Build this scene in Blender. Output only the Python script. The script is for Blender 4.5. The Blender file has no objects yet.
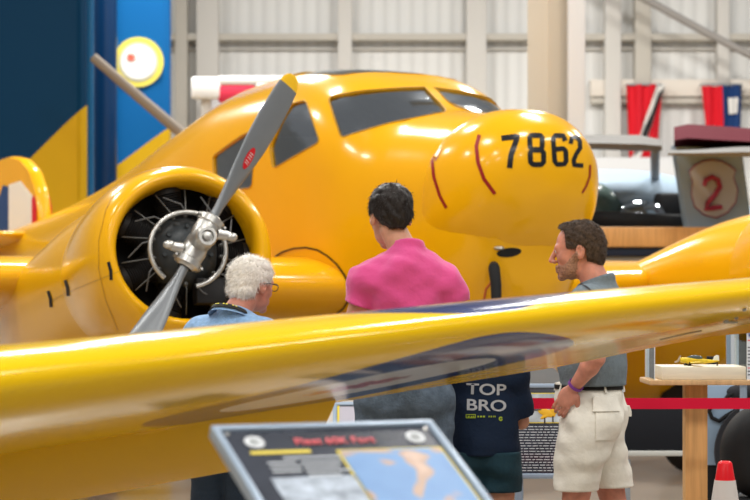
import bpy, math, random
import numpy as np
from mathutils import Vector, Matrix, noise
from mathutils.bvhtree import BVHTree
random.seed(7); rng = np.random.default_rng(7)
C = bpy.context.scene.collection
PI = math.pi
CAM = Vector((0, 0, 1.45)); FPX = 105/36*750; HOR = 290.0
# ---- camera: level, the horizon a little under the middle (a shifted lens)
cd = bpy.data.cameras.new('camera'); cam = bpy.data.objects.new('camera', cd); C.objects.link(cam)
cam.location = CAM; cam.rotation_euler = (PI/2, 0, 0)
cd.lens = 105; cd.sensor_width = 36; cd.shift_y = (HOR-250)/750
cd.clip_start = .1; cd.clip_end = 200
cd.dof.use_dof = True; cd.dof.focus_distance = 9.6; cd.dof.aperture_fstop = 3.8; cd.dof.aperture_blades = 9
bpy.context.scene.camera = cam
def at(px, py, Y):
    return Vector(((px-375)/FPX*Y, Y, 1.45+(HOR-py)/FPX*Y))
def raydir(px, py):
    return Vector(((px-375)/FPX, 1, (HOR-py)/FPX)).normalized()

# ---- materials
def new_mat(name):
    m = bpy.data.materials.new(name); m.use_nodes = True
    return m, m.node_tree, m.node_tree.nodes['Principled BSDF']
def mat(name, col, rough=.5, metal=0, coat=0, var=0, vscale=8, bump=0, bscale=40, spec=.5, trans=0, sheen=0, sub=0, emit=None, stretch=None, alpha=1):
    m, t, b = new_mat(name)
    b.inputs['Base Color'].default_value = (*col, 1); b.inputs['Roughness'].default_value = rough
    b.inputs['Metallic'].default_value = metal; spec = .25 if (spec == .5 and not metal) else spec; b.inputs['Coat Weight'].default_value = coat
    b.inputs['Coat Roughness'].default_value = .04
    b.inputs['Specular IOR Level'].default_value = spec; b.inputs['Transmission Weight'].default_value = trans
    b.inputs['Sheen Weight'].default_value = sheen; b.inputs['Alpha'].default_value = alpha
    if sub:
        b.inputs['Subsurface Weight'].default_value = sub; b.inputs['Subsurface Radius'].default_value = (.01,.004,.002); b.inputs['Subsurface Scale'].default_value = 1
    if emit:
        b.inputs['Emission Color'].default_value = (*emit[0], 1); b.inputs['Emission Strength'].default_value = emit[1]
    tc = t.nodes.new('ShaderNodeTexCoord'); src = tc.outputs['Object']
    if stretch:
        mp = t.nodes.new('ShaderNodeMapping'); mp.inputs['Scale'].default_value = stretch
        t.links.new(src, mp.inputs['Vector']); src = mp.outputs['Vector']
    if var:
        n = t.nodes.new('ShaderNodeTexNoise'); n.inputs['Scale'].default_value = vscale; n.inputs['Detail'].default_value = 6
        t.links.new(src, n.inputs['Vector'])
        r = t.nodes.new('ShaderNodeValToRGB')
        r.color_ramp.elements[0].color = (*[max(0, c*(1-var)) for c in col], 1); r.color_ramp.elements[0].position = .3
        r.color_ramp.elements[1].color = (*[min(1, c*(1+var)) for c in col], 1); r.color_ramp.elements[1].position = .7
        t.links.new(n.outputs['Fac'], r.inputs['Fac']); t.links.new(r.outputs['Color'], b.inputs['Base Color'])
    if bump:
        n2 = t.nodes.new('ShaderNodeTexNoise'); n2.inputs['Scale'].default_value = bscale; n2.inputs['Detail'].default_value = 4
        t.links.new(src, n2.inputs['Vector'])
        bp = t.nodes.new('ShaderNodeBump'); bp.inputs['Strength'].default_value = bump; bp.inputs['Distance'].default_value = .01
        t.links.new(n2.outputs['Fac'], bp.inputs['Height']); t.links.new(bp.outputs['Normal'], b.inputs['Normal'])
    return m
def split_mat(name, c1, c2, nrm, off, rough=.4):
    """c1 below the slanted line dot(p, nrm) < off, c2 above it (object space)"""
    m, t, b = new_mat(name)
    tc = t.nodes.new('ShaderNodeTexCoord')
    d = t.nodes.new('ShaderNodeVectorMath'); d.operation = 'DOT_PRODUCT'; d.inputs[1].default_value = nrm
    t.links.new(tc.outputs['Object'], d.inputs[0])
    g = t.nodes.new('ShaderNodeMath'); g.operation = 'GREATER_THAN'; g.inputs[1].default_value = off
    t.links.new(d.outputs['Value'], g.inputs[0])
    mx = t.nodes.new('ShaderNodeMix'); mx.data_type = 'RGBA'
    t.links.new(g.outputs[0], mx.inputs['Factor']); mx.inputs[6].default_value = (*c1, 1); mx.inputs[7].default_value = (*c2, 1)
    t.links.new(mx.outputs[2], b.inputs['Base Color']); b.inputs['Roughness'].default_value = rough; b.inputs['Specular IOR Level'].default_value = .12
    return m
def stripes_mat(name, c1, c2, scale, rough=.5, axis=(1,0,0), bump=.4):
    m, t, b = new_mat(name)
    tc = t.nodes.new('ShaderNodeTexCoord')
    d = t.nodes.new('ShaderNodeVectorMath'); d.operation = 'DOT_PRODUCT'; d.inputs[1].default_value = axis
    t.links.new(tc.outputs['Object'], d.inputs[0])
    s = t.nodes.new('ShaderNodeMath'); s.operation = 'MULTIPLY'; s.inputs[1].default_value = scale; t.links.new(d.outputs['Value'], s.inputs[0])
    w = t.nodes.new('ShaderNodeMath'); w.operation = 'SINE'; t.links.new(s.outputs[0], w.inputs[0])
    r = t.nodes.new('ShaderNodeMapRange'); r.inputs[1].default_value = -1; t.links.new(w.outputs[0], r.inputs[0])
    cr = t.nodes.new('ShaderNodeValToRGB'); cr.color_ramp.elements[0].color = (*c1,1); cr.color_ramp.elements[1].color = (*c2,1)
    cr.color_ramp.elements[0].position=.1; cr.color_ramp.elements[1].position=.5
    t.links.new(r.outputs[0], cr.inputs[0]); t.links.new(cr.outputs[0], b.inputs['Base Color'])
    bp = t.nodes.new('ShaderNodeBump'); bp.inputs['Strength'].default_value = bump; bp.inputs['Distance'].default_value = .03
    t.links.new(r.outputs[0], bp.inputs['Height']); t.links.new(bp.outputs[0], b.inputs['Normal'])
    b.inputs['Roughness'].default_value = rough
    return m

# ---- mesh container in world coordinates
class MB:
    def __init__(s): s.v = []; s.f = []; s.mi = []
    def add(s, vs, fs, mi=0):
        o = len(s.v); s.v += [Vector(v) for v in vs]; s.f += [tuple(i+o for i in f) for f in fs]; s.mi += [mi]*len(fs); return s
    def loft(s, rings, cap=True, closed=True, mi=0):
        n = len(rings[0]); o = len(s.v)
        for r in rings: s.v += [Vector(p) for p in r]
        m = n if closed else n-1
        for i in range(len(rings)-1):
            for j in range(m):
                a = o+i*n+j; b = o+i*n+(j+1) % n
                s.f.append((a, b, b+n, a+n)); s.mi.append(mi)
        if cap:
            for base, rev in ((o, True), (o+(len(rings)-1)*n, False)):
                idx = list(range(base, base+n)); s.f.append(tuple(reversed(idx)) if rev else tuple(idx)); s.mi.append(mi)
        return s
    def box(s, c, size, rot=None, bev=0, mi=0):
        c = Vector(c); hx, hy, hz = [d/2 for d in size]; R = rot or Matrix.Identity(3)
        if bev <= 0:
            vs = [c+R@Vector((x*hx, y*hy, z*hz)) for x in (-1,1) for y in (-1,1) for z in (-1,1)]
            return s.add(vs, [(0,1,3,2),(4,6,7,5),(0,4,5,1),(2,3,7,6),(0,2,6,4),(1,5,7,3)], mi)
        def ring(k, z):
            a, b = hx-k, hy-k; r = max(bev-k, 0.0005); pts = []
            for qx, qy, a0 in ((1,1,0),(-1,1,90),(-1,-1,180),(1,-1,270)):
                for t in (0,30,60,90):
                    an = math.radians(a0+t); pts.append(c+R@Vector((qx*(hx-bev)+r*math.cos(an), qy*(hy-bev)+r*math.sin(an), z)))
            return pts
        return s.loft([ring(bev*.9,-hz), ring(bev*.3,-hz+bev*.3), ring(0,-hz+bev), ring(0,hz-bev), ring(bev*.3,hz-bev*.3), ring(bev*.9,hz)], mi=mi)
    def tube(s, pts, r, n=10, cap=True, mi=0):
        pts = [Vector(p) for p in pts]; rs = r if isinstance(r, (list, tuple)) else [r]*len(pts)
        rings = []; prev = None
        for i, p in enumerate(pts):
            d = (pts[min(i+1, len(pts)-1)]-pts[max(i-1, 0)]).normalized()
            if prev is None:
                u = d.orthogonal().normalized()
            else:
                u = (prev-d*prev.dot(d)); u = u.normalized() if u.length > 1e-6 else d.orthogonal().normalized()
            prev = u; w = d.cross(u)
            rings.append([p+(u*math.cos(2*PI*k/n)+w*math.sin(2*PI*k/n))*rs[i] for k in range(n)])
        return s.loft(rings, cap=cap, mi=mi)
    def lathe(s, O, axis, prof, n=64, up=(0,0,1), sx=1, cap=False, mi=0):
        axis = Vector(axis).normalized(); v = Vector(up); v = (v-axis*v.dot(axis)).normalized(); u = v.cross(axis); O = Vector(O)
        return s.loft([[O+axis*t+(u*math.cos(2*PI*k/n)*sx+v*math.sin(2*PI*k/n))*r for k in range(n)] for t, r in prof], cap=cap, mi=mi)
    def ell(s, c, r, R=None, nu=20, nv=12, mi=0):
        c = Vector(c); R = R or Matrix.Identity(3); rings = []
        for i in range(nv+1):
            a = -PI/2+PI*i/nv; a = max(min(a, PI/2-.02), -PI/2+.02)
            rings.append([c+R@Vector((r[0]*math.cos(a)*math.cos(2*PI*k/nu), r[1]*math.cos(a)*math.sin(2*PI*k/nu), r[2]*math.sin(a))) for k in range(nu)])
        return s.loft(rings, mi=mi)
    def quad(s, a, b, c, d, mi=0): return s.add([a,b,c,d], [(0,1,2,3)], mi)
    def obj(s, name, mats, parent=None, smooth=True, ang=40, recalc=True):
        me = bpy.data.meshes.new(name)
        inv = root_of(parent).matrix_basis.inverted() if parent else Matrix.Identity(4)
        org = None
        me.from_pydata([tuple(inv@v) for v in s.v], [], s.f)
        if not isinstance(mats, (list, tuple)): mats = [mats]
        for m in mats: me.materials.append(m)
        me.polygons.foreach_set('material_index', s.mi)
        if recalc:
            import bmesh
            bm = bmesh.new(); bm.from_mesh(me); bmesh.ops.recalc_face_normals(bm, faces=bm.faces); bm.to_mesh(me); bm.free()
        if smooth:
            me.polygons.foreach_set('use_smooth', [True]*len(me.polygons))
            try: me.set_sharp_from_angle(angle=math.radians(ang))
            except Exception: pass
        o = bpy.data.objects.new(name, me); C.objects.link(o)
        if parent: o.parent = parent
        return o
def root_of(o):
    while o.parent: o = o.parent
    return o
def tag(o, label=None, cat=None, group=None, kind=None):
    if label: o['label'] = label
    if cat: o['category'] = cat
    if group: o['group'] = group
    if kind: o['kind'] = kind
    return o
def thing(name, loc, rz, label, cat, group=None):
    o = bpy.data.objects.new(name, None); C.objects.link(o)
    o.matrix_basis = Matrix.Translation(Vector(loc)) @ Matrix.Rotation(rz, 4, 'Z'); o.empty_display_size = .1
    return tag(o, label, cat, group)
def Rz(a): return Matrix.Rotation(a, 3, 'Z')
def Rx(a): return Matrix.Rotation(a, 3, 'X')
def text(name, s, size, M, m, parent, ext=.001, align='CENTER', sx=1, shear=0, fat=0):
    """lettering: M places the text's own x-y plane in the world"""
    cu = bpy.data.curves.new(name, 'FONT'); cu.body = s; cu.size = size; cu.extrude = ext; cu.align_x = align; cu.align_y = 'CENTER'; cu.shear = shear; cu.offset = fat
    tmp = bpy.data.objects.new('tmp_text', cu); C.objects.link(tmp)
    bpy.context.view_layer.update()
    me0 = tmp.evaluated_get(bpy.context.evaluated_depsgraph_get()).to_mesh()
    vs = [M @ Vector((v.co.x*sx, v.co.y, v.co.z)) for v in me0.vertices]; fs = [tuple(p.vertices) for p in me0.polygons]
    bpy.data.objects.remove(tmp); b = MB(); b.add(vs, fs)
    return b.obj(name, m, parent, smooth=False, recalc=False)
def frame(O, x, y):
    x = Vector(x).normalized(); y = Vector(y); y = (y-x*y.dot(x)).normalized(); z = x.cross(y)
    M = Matrix((x, y, z)).transposed().to_4x4(); M.translation = Vector(O); return M
def interp(tab, a):
    if a <= tab[0][0]: return tab[0][1:]
    for p, q in zip(tab, tab[1:]):
        if a <= q[0]:
            t = (a-p[0])/(q[0]-p[0]); return tuple(x+(y-x)*t for x, y in zip(p[1:], q[1:]))
    return tab[-1][1:]
def smooth_tab(tab, xs):
    """monotone-ish cubic through the table rows"""
    T = np.array(tab, float); x = T[:,0]; out = []
    for c in range(1, T.shape[1]):
        y = T[:,c]; d = np.diff(y)/np.diff(x); m = np.zeros(len(x)); m[0] = d[0]; m[-1] = d[-1]
        for i in range(1, len(x)-1):
            m[i] = 0 if d[i-1]*d[i] <= 0 else 2*d[i-1]*d[i]/(d[i-1]+d[i])
        k = np.clip(np.searchsorted(x, xs, side='right')-1, 0, len(x)-2); h = x[k+1]-x[k]; t = (xs-x[k])/h
        out.append((2*t**3-3*t**2+1)*y[k]+(t**3-2*t**2+t)*h*m[k]+(-2*t**3+3*t**2)*y[k+1]+(t**3-t**2)*h*m[k+1])
    return np.array(out).T
def airfoil(n=28, th=.12, camber=.02):
    """closed ring of (x aft 0..1, z) starting at the trailing edge over the top"""
    pts = []
    def yt(x): return 5*th*(.2969*math.sqrt(x)-.126*x-.3516*x*x+.2843*x**3-.1036*x**4)
    def yc(x): return camber*4*x*(1-x)
    for i in range(n+1):
        x = (1+math.cos(PI*i/n))/2; pts.append((x, yc(x)+yt(x)+.0006))
    for i in range(1, n):
        x = (1-math.cos(PI*i/n))/2; pts.append((x, yc(x)-yt(x)-.0006))
    return pts
# ================= paints
YEL = mat('yellow_gloss_paint', (.82,.41,.004), .2, coat=.22, var=.03, vscale=1.5, bump=.12, bscale=4)
YELI = mat('yellow_primer', (.5,.28,.02), .6)
DARK = mat('cabin_lining', (.34,.35,.34), .7, var=.2)
BLK = mat('black_rubber', (.012,.012,.013), .7, bump=.1)
SEAM = mat('dark_seam', (.03,.018,.008), .6)
STEEL = mat('brushed_aluminium', (.55,.54,.51), .35, metal=.85, var=.15, vscale=20)
GREYB = mat('grey_blade_paint', (.2,.215,.23), .32, metal=.25, var=.06, vscale=5)
ENG = mat('engine_grey_enamel', (.035,.04,.043), .5, var=.2)
ENGB = mat('engine_black', (.012,.011,.011), .55, var=.3, vscale=15)
REDM = mat('dark_red_marking', (.28,.008,.01), .4)
REDB = mat('bright_red_paint', (.62,.01,.02), .4)
WHT = mat('white_paint', (.78,.78,.76), .4)
BLUP = mat('roundel_blue', (.02,.06,.2), .3)
GREYM = mat('mid_grey_paint', (.25,.27,.29), .5)
def glass_mat(name, tint, mixf, rough=.03):
    m, t, b = new_mat(name); out = t.nodes['Material Output']; t.nodes.remove(b)
    tr = t.nodes.new('ShaderNodeBsdfTransparent'); tr.inputs[0].default_value = (*tint, 1)
    gl = t.nodes.new('ShaderNodeBsdfGlossy'); gl.inputs['Roughness'].default_value = rough; gl.inputs[0].default_value = (.9,.95,1,1)
    fr = t.nodes.new('ShaderNodeFresnel'); fr.inputs[0].default_value = 1.5
    ad = t.nodes.new('ShaderNodeMath'); ad.operation = 'ADD'; ad.inputs[1].default_value = mixf; ad.use_clamp = True
    t.links.new(fr.outputs[0], ad.inputs[0])
    mx = t.nodes.new('ShaderNodeMixShader'); t.links.new(ad.outputs[0], mx.inputs[0]); t.links.new(tr.outputs[0], mx.inputs[1]); t.links.new(gl.outputs[0], mx.inputs[2])
    t.links.new(mx.outputs[0], out.inputs[0]); return m
PANE = glass_mat('cockpit_glass', (.72,.78,.82), .42, .10)

# ================= the twin-engined trainer
K = 1.18; TH = math.radians(30); N0 = Vector((.976, 12.17))
PD = Vector((math.cos(TH), math.sin(TH), 0)); AFT = Vector((-math.sin(TH), math.cos(TH), 0))
def W(l, a, z):
    p = Vector((N0.x, N0.y, 0)) + AFT*a + PD*l
    return Vector((p.x*K, p.y*K, 1.45+(z-1.45)*K))
plane = thing('airplane', (N0.x*K, N0.y*K, 0), TH, 'large glossy yellow twin-engined airplane with number 7862 on its rounded nose', 'airplane')
def uncoord(P):
    q = Vector((P.x/K-N0.x, P.y/K-N0.y, 0)); return q.dot(PD), q.dot(AFT), 1.45+(P.z-1.45)/K
#        a    w    zt    zb    zc   exponent
FUS = [(0.10,.06,2.00,1.78,1.90,2.0),(0.12,.24,2.15,1.55,1.90,2.0),(.19,.36,2.28,1.36,1.90,2.1),(.31,.45,2.38,1.22,1.92,2.2),(.46,.50,2.44,1.14,1.94,2.25),
       (.75,.56,2.49,1.14,1.97,2.25),(1.0,.62,2.525,1.10,1.98,2.35),(1.12,.69,2.575,1.09,2.0,2.6),(1.28,.73,2.675,1.08,2.02,2.8),(1.5,.755,2.775,1.07,2.04,2.95),(1.8,.765,2.84,1.06,2.06,2.9),
       (2.3,.76,2.875,1.05,2.06,2.7),(3.0,.74,2.85,1.05,2.05,2.45),(4.0,.68,2.66,1.08,1.95,2.35),(5.0,.56,2.44,1.14,1.85,2.25),(6.2,.40,2.24,1.24,1.78,2.1),(7.6,.24,2.06,1.36,1.72,2),(8.6,.12,1.95,1.46,1.7,2),(8.9,.04,1.85,1.6,1.7,2)]
def fus_rings(off, a0, a1, n=72, m=90, flat=0):
    T = np.array(FUS); xs = np.concatenate([np.linspace(a0, min(.6, a1), 14)[:-1], np.linspace(.6, a1, m)])
    S = smooth_tab(FUS, xs); rings = []
    for a, (w, zt, zb, zc, e) in zip(xs, S):
        r = []
        for k in range(n):
            an = 2*PI*k/n; c, s = math.cos(an), math.sin(an)
            x = (w-off)*math.copysign(abs(c)**(2/e), c); h = (zt-zc-off) if s > 0 else (zc-zb-off)
            z = zc+h*math.copysign(abs(s)**(2/e), s); r.append(W(x, a, z))
        rings.append(r)
    return rings
outer = fus_rings(0, .10, 8.9)
tmpb = MB().loft(outer); BV = BVHTree.FromPolygons([tuple(v) for v in tmpb.v], [f for f in tmpb.f])
fb = MB().loft([list(reversed(r)) for r in outer], mi=0); fb.loft([r for r in fus_rings(.028, .9, 5.2, n=48, m=44)], mi=1)
def hit(px, py, bv=None):
    d = raydir(px, py); h = (bv or BV).ray_cast(CAM, d)
    if h[0] is None:
        h = (bv or BV).find_nearest(CAM + d*14.5)
    n = h[1] if h[1].dot(d) < 0 else -h[1]
    return h[0], n
def mirror(P):
    l, a, z = uncoord(P); return W(-l, a, z)
PANES = {'windshield': [(328,97),(360,91),(400,88),(431,87),(440,100),(447,112),(420,117),(390,123),(362,131),(341,138),(334,117)],
         'side_window': [(291,104),(306,100),(313,121),(320,142),(297,155),(273,169),(270,147),(280,121)],
         'cabin_window': [(213,156),(228,145),(244,134),(254,131),(254,160),(252,188),(232,190),(214,176)],
         'skylight': [(352,73),(380,70.5),(420,70.5),(450,73),(462,76),(430,78),(395,78)]}
def round_poly(P, k=2):
    for _ in range(k):
        Q = []
        for i in range(len(P)):
            a, b = Vector(P[i]), Vector(P[(i+1) % len(P)]); Q += [a*.88+b*.12, a*.12+b*.88]
        P = Q
    return P
SEALM = mat('amber_seal', (.42,.22,.01), .5)
cutters = []; pane_specs = []
for nm, poly in PANES.items():
    pts = []; nn = Vector()
    pl = round_poly([Vector(p) for p in poly], 2)
    if nm == 'skylight':    # laid out in plan on the crown of the roof
        pl = round_poly([Vector(p) for p in ((-.46,1.62),(-.40,2.45),(.40,2.45),(.46,1.62),(0,1.52))], 2)
        for p in pl:
            h = BV.ray_cast(W(p.x, p.y, 3.4), Vector((0,0,-1))); pts.append(h[0]); nn += Vector((0,0,1))
    for p in (pl if nm != 'skylight' else []):
        P, n = hit(p.x, p.y); l_, a_, z_ = uncoord(P)
        if nm == 'windshield' and l_ > -.035: P = BV.find_nearest(W(-.035, a_, z_))[0]
        pts.append(P); nn += n
    nn.normalize()
    ctr = sum(pts, Vector())/len(pts)
    for mir in (False, True):
        pp = [mirror(p) for p in pts] if mir else pts
        n2 = (mirror(ctr+nn)-mirror(ctr)).normalized() if mir else nn
        if nm == 'skylight' and mir: continue
        cb = MB(); cb.loft([[p-n2*.14 for p in pp], [p+n2*.14 for p in pp]])
        o = cb.obj('cutter', PANE, None, smooth=False); cutters.append(o)
        c2 = mirror(ctr) if mir else ctr
        pane_specs.append((nm, pp, c2, n2))
fuse = fb.obj('fuselage', [YEL, DARK], plane, ang=35, recalc=False)
import bmesh
def volume(me):
    bm = bmesh.new(); bm.from_mesh(me); v = bm.calc_volume(); bm.free(); return v
vol = volume(fuse.data)
for ci, c in enumerate(cutters):
    ok = False
    for solver, jit in (('EXACT',0), ('EXACT',.0013), ('EXACT',-.0017), ('FAST',0), ('FAST',.002)):
        c.location = (jit, jit*.7, -jit*.5)
        md = fuse.modifiers.new('cut', 'BOOLEAN'); md.operation = 'DIFFERENCE'; md.solver = solver; md.object = c
        bpy.context.view_layer.update()
        me = bpy.data.meshes.new_from_object(fuse.evaluated_get(bpy.context.evaluated_depsgraph_get())); v2 = volume(me)
        fuse.modifiers.clear()
        if vol*.97 < v2 < vol-1e-5: fuse.data = me; vol = v2; ok = True; break
    if not ok: print('CUT FAILED', ci)
me = fuse.data
for c in cutters: bpy.data.objects.remove(c)
me.polygons.foreach_set('use_smooth', [True]*len(me.polygons))
me.set_sharp_from_angle(angle=math.radians(35))
for nm, pp, ctr, n2 in pane_specs:
    # a glazing sheet just inside the skin, following it
    b = MB(); rings = []
    for t in (1.03, .8, .6, .4, .2, .03):
        r = []
        for p in pp:
            q = ctr+(p-ctr)*t; h = BV.ray_cast(q+n2*.5, -n2)[0]; r.append((h or q)-n2*.012)
        rings.append(r)
    b.loft(rings, cap=False); b.f.append(tuple(range(len(b.v)-len(pp), len(b.v)))); b.mi.append(0)
    b.obj(nm, PANE, plane)
    fr = MB().tube([p+n2*.002 for p in pp]+[pp[0]+n2*.002], .0055, 6, cap=False)
    fr.obj('window_seal', SEALM, plane)
# cabin fittings seen through the glass
def seat(l, a):
    b = MB(); R = Rz(TH)
    b.box(W(l, a, 1.85), (.5,.5,.14), R, .05); b.box(W(l, a+.24, 2.16), (.48,.12,.66), R@Rx(-.2), .05); b.box(W(l, a+.32, 2.5), (.26,.09,.16), R, .04)
    return b.obj('pilot_seat', mat('seat_canvas', (.16,.15,.13), .8), plane)
seat(-.32, 2.1); seat(.32, 2.1)
b = MB(); b.box(W(0, 1.35, 2.2), (1.2,.12,.36), Rz(TH)@Rx(.25), .03); b.obj('instrument_panel', mat('panel_black', (.02,.02,.02), .5), plane)
b = MB(); b.box(W(0, 2.6, 1.62), (1.4,3.4,.05), Rz(TH)); b.obj('cabin_floor', DARK, plane)
b = MB(); b.tube([W(-.3,1.4,2.05), W(-.3,1.62,2.1), W(-.3,1.66,2.25)], .018, 8); b.lathe(W(-.3,1.68,2.3), AFT, [(-.01,.15),(0,.165),(.01,.15)], 24); b.obj('control_yoke', BLK, plane)

# nose cap
CAP = [(0,.03,.02),(.015,.14,.13),(.045,.245,.225),(.09,.33,.31),(.15,.40,.375),(.23,.455,.425),(.33,.495,.475),(.43,.515,.492),(.5,.522,.498),(.56,.52,.495),(.64,.485,.46)]
S = smooth_tab(CAP, np.array([0,.005,.015,.03,.05,.075,.1,.14,.18,.23,.28,.33,.38,.43,.47,.5,.525,.55,.6,.64])); rings = []
for a, (w, h) in zip([0,.005,.015,.03,.05,.075,.1,.14,.18,.23,.28,.33,.38,.43,.47,.5,.525,.55,.6,.64], S):
    e = 2.2; zc = 1.985-.02*(a-.3)
    rings.append([W(w*math.copysign(abs(math.cos(t))**(2/e), math.cos(t)), a-.04+.10*math.sin(t)*(h/.4)*-1, zc+h*math.copysign(abs(math.sin(t))**(2/e), math.sin(t))) for t in [2*PI*k/72 for k in range(72)]])
cb = MB().loft(rings); cap = cb.obj('nose_cap', YEL, plane)
BVC = BVHTree.FromPolygons([tuple(v) for v in cb.v], cb.f)
def ribbon(poly, wd, bv, lift=.003, closed=False, step=2.0):
    """a painted band of pixel width wd along a polyline measured in the photograph, laid on a surface"""
    P = [Vector(p) for p in poly]; 
    if closed: P.append(P[0])
    Q = []
    for a, b in zip(P, P[1:]):
        n = max(1, int((b-a).length/step)); Q += [a+(b-a)*i/n for i in range(n)]
    if not closed: Q.append(P[-1])
    n = len(Q); vs = []; out = MB()
    for i in range(n):
        p0 = Q[(i-1) % n] if closed or i > 0 else Q[0]; p1 = Q[(i+1) % n] if closed or i < n-1 else Q[-1]
        d = (p1-p0).normalized(); nr = Vector((-d.y, d.x))
        for s in (-.5, 0, .5):
            h, nn = hit(*(Q[i]+nr*s*wd), bv); vs.append(h+nn*lift)
    fs = []
    for i in range(n if closed else n-1):
        j = (i+1) % n
        for k in (0, 1): fs.append((i*3+k, j*3+k, j*3+k+1, i*3+k+1))
    return out.add(vs, fs)
def arc(cx, cy, rx, ry, a0, a1, n=10): return [(cx+rx*math.cos(math.radians(a0+(a1-a0)*i/n)), cy+ry*math.sin(math.radians(a0+(a1-a0)*i/n))) for i in range(n+1)]
NUM = mat('black_numeral_paint', (.015,.016,.018), .25)
def rr(x0, y0, x1, y1, sk, c=3):  # rounded rectangle loop with slant
    pts = [(x0+c,y0),(x1-c,y0),(x1,y0+c),(x1,y1-c),(x1-c,y1),(x0+c,y1),(x0,y1-c),(x0,y0+c)]
    return [(x+sk*(y1-y), y) for x, y in pts]
d7 = ribbon([(501.5,138.5),(517.5,136.5),(515,144),(511,155),(509.5,168)], 5.4, BVC); d7.obj('numeral', NUM, plane)['label'] = 'black 7'
b8 = ribbon([(531,135.5),(540,135.5),(542,138),(542,147),(540,149.5),(532,149.5),(530,147),(529.5,138)], 5, BVC, closed=True)
b2 = ribbon([(532,150),(541,150),(543.5,153),(543.5,162),(541,164.5),(533,164.5),(530.5,162),(530,153)], 5.2, BVC, closed=True)
b8.add(b2.v, b2.f); b8.obj('numeral', NUM, plane)['label'] = 'black 8'
b6 = ribbon([(565,141),(563,136),(555.5,135.5),(553,139),(554.5,161),(557,164.5),(564,164),(566,161),(565.5,151),(563,148.5),(554,149.5)], 4.8, BVC); b6.obj('numeral', NUM, plane)['label'] = 'black 6'
b2 = ribbon([(570.5,144),(571.5,138),(576,137),(579.5,141),(580,148),(576,154),(573.5,160),(574,165),(583,165.5)], 4.4, BVC); b2.obj('numeral', NUM, plane)['label'] = 'black 2'
for pl, w in (([(433.5,142),(432,158),(434,177),(440,196),(446.5,208)], 3), ([(479.5,135),(476.5,146),(478,162),(484,179),(495,194)], 3.6), ([(590,165),(589.5,176),(586,186),(582,193)], 2)):
    ribbon(pl, w, BVC).obj('red_stripe', REDM, plane)
# landing lamp opening and the small fitting beside it
P, n = hit(508, 252); M = frame(P+n*.004, Vector((1,-.2,.15)), Vector((0,0,1)))
b = MB(); rg = []
for t in (1, .93, .6, .05): rg.append([(lambda h_, n_: h_+n_*(.002 if t == 1 else .006))(*hit(509+12.3*t*math.cos(q), 252.5+t*(4.6*math.sin(q)-1.3*math.cos(q)))) for q in [2*PI*j/32 for j in range(32)]])
b.loft(rg); b.obj('landing_lamp', [mat('lamp_glass_dark', (.012,.012,.012), .15)], plane)
b = MB(); b.ell(hit(499,248)[0], (.035,.03,.015)); b.obj('vent_scoop', STEEL, plane)
# aerial mast and cable under the nose
P0 = hit(494,268)[0]; b = MB(); b.tube([P0+Vector((0,.03,.02)), at(494,268,P0.y-.1), at(496,285,P0.y-.13), at(497,330,P0.y-.15)], [.03,.038,.036,.03], 12); b.obj('aerial_mast', BLK, plane)
b = MB(); b.tube([at(491,283,P0.y-.1), at(486,289,P0.y-.08), at(484,300,P0.y-.08), at(486,318,P0.y)], .009, 8); b.obj('cable', mat('orange_cable', (.45,.1,.02), .5), plane)

# wing: one continuous surface from tip to tip
def wing_ring(l, le, chord, zle, th, inc, cam=.025):
    r = []
    for x, z in airfoil(24, th, cam):
        aa = x*chord; zz = z*chord
        r.append(W(l, le+aa*math.cos(inc)+zz*math.sin(inc), zle-aa*math.sin(inc)+zz*math.cos(inc)))
    return r
INC = math.radians(9)
st = []
for l, le, ch, zle, th in [(-6.1,2.75,.35,1.72,.10),(-6.0,2.5,.8,1.715,.11),(-5.6,2.3,1.15,1.70,.12),(-4.5,2.2,1.4,1.64,.13),(-3.2,2.02,1.75,1.57,.14),(-2.25,1.75,2.05,1.53,.155),(-1.4,1.32,2.3,1.50,.165),(-.9,1.17,2.45,1.49,.17),(-.4,1.15,2.5,1.49,.17)]:
    st.append((l, le, ch, zle, th))
st = st + [(-s[0],)+s[1:] for s in reversed(st)]
b = MB().loft([wing_ring(l, le, ch, z, th, INC) for l, le, ch, z, th in st]); b.obj('wing', YEL, plane)
wb = MB()
for sgn in (-1,):  # seam where the wing meets the fuselage
    pts = [(275,257),(283,252),(294,248.5),(306,247.5),(318,250),(328,256),(337,264),(345,275),(350,287),(350,298),(344,308),(337,314)]
    bw = BVHTree.FromPolygons([tuple(v) for v in b.v]+[tuple(v) for v in tmpb.v], b.f+[tuple(i+len(b.v) for i in f) for f in tmpb.f])
    wb = ribbon(pts, 1.6, bw, .006)
wb.obj('wing_root_seam', SEAM, plane)
# tail: fin with flash, tailplane
def plate(pts, th, mi=0, edge=.6):
    """rounded-edge plate: outline pts in (a,z), thickness across l"""
    n = len(pts); c = (sum(p[0] for p in pts)/n, sum(p[1] for p in pts)/n)
    def sc(k): return [(c[0]+(p[0]-c[0])*k, c[1]+(p[1]-c[1])*k) for p in pts]
    return [(sc(.97), -th/2), (sc(.995), -th/2*edge), (pts, 0), (sc(.995), th/2*edge), (sc(.97), th/2)]
fin = []
for a, z in [(7.58,1.8),(7.6,2.1),(7.66,2.3),(7.82,2.49),(8.05,2.6),(8.3,2.635),(8.6,2.62),(8.85,2.54),(9.05,2.42),(9.25,2.2),(9.33,2.0),(9.3,1.7),(9.1,1.5),(8.6,1.45),(7.9,1.55)]: fin.append((a, z))
fp = [tuple(p) for p in round_poly([Vector(p) for p in fin], 2)]
b = MB(); b.loft([[W(l, p[0], p[1]) for p in ring] for ring, l in plate(fp, .12)]); b.obj('tail_fin', YEL, plane)
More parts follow.
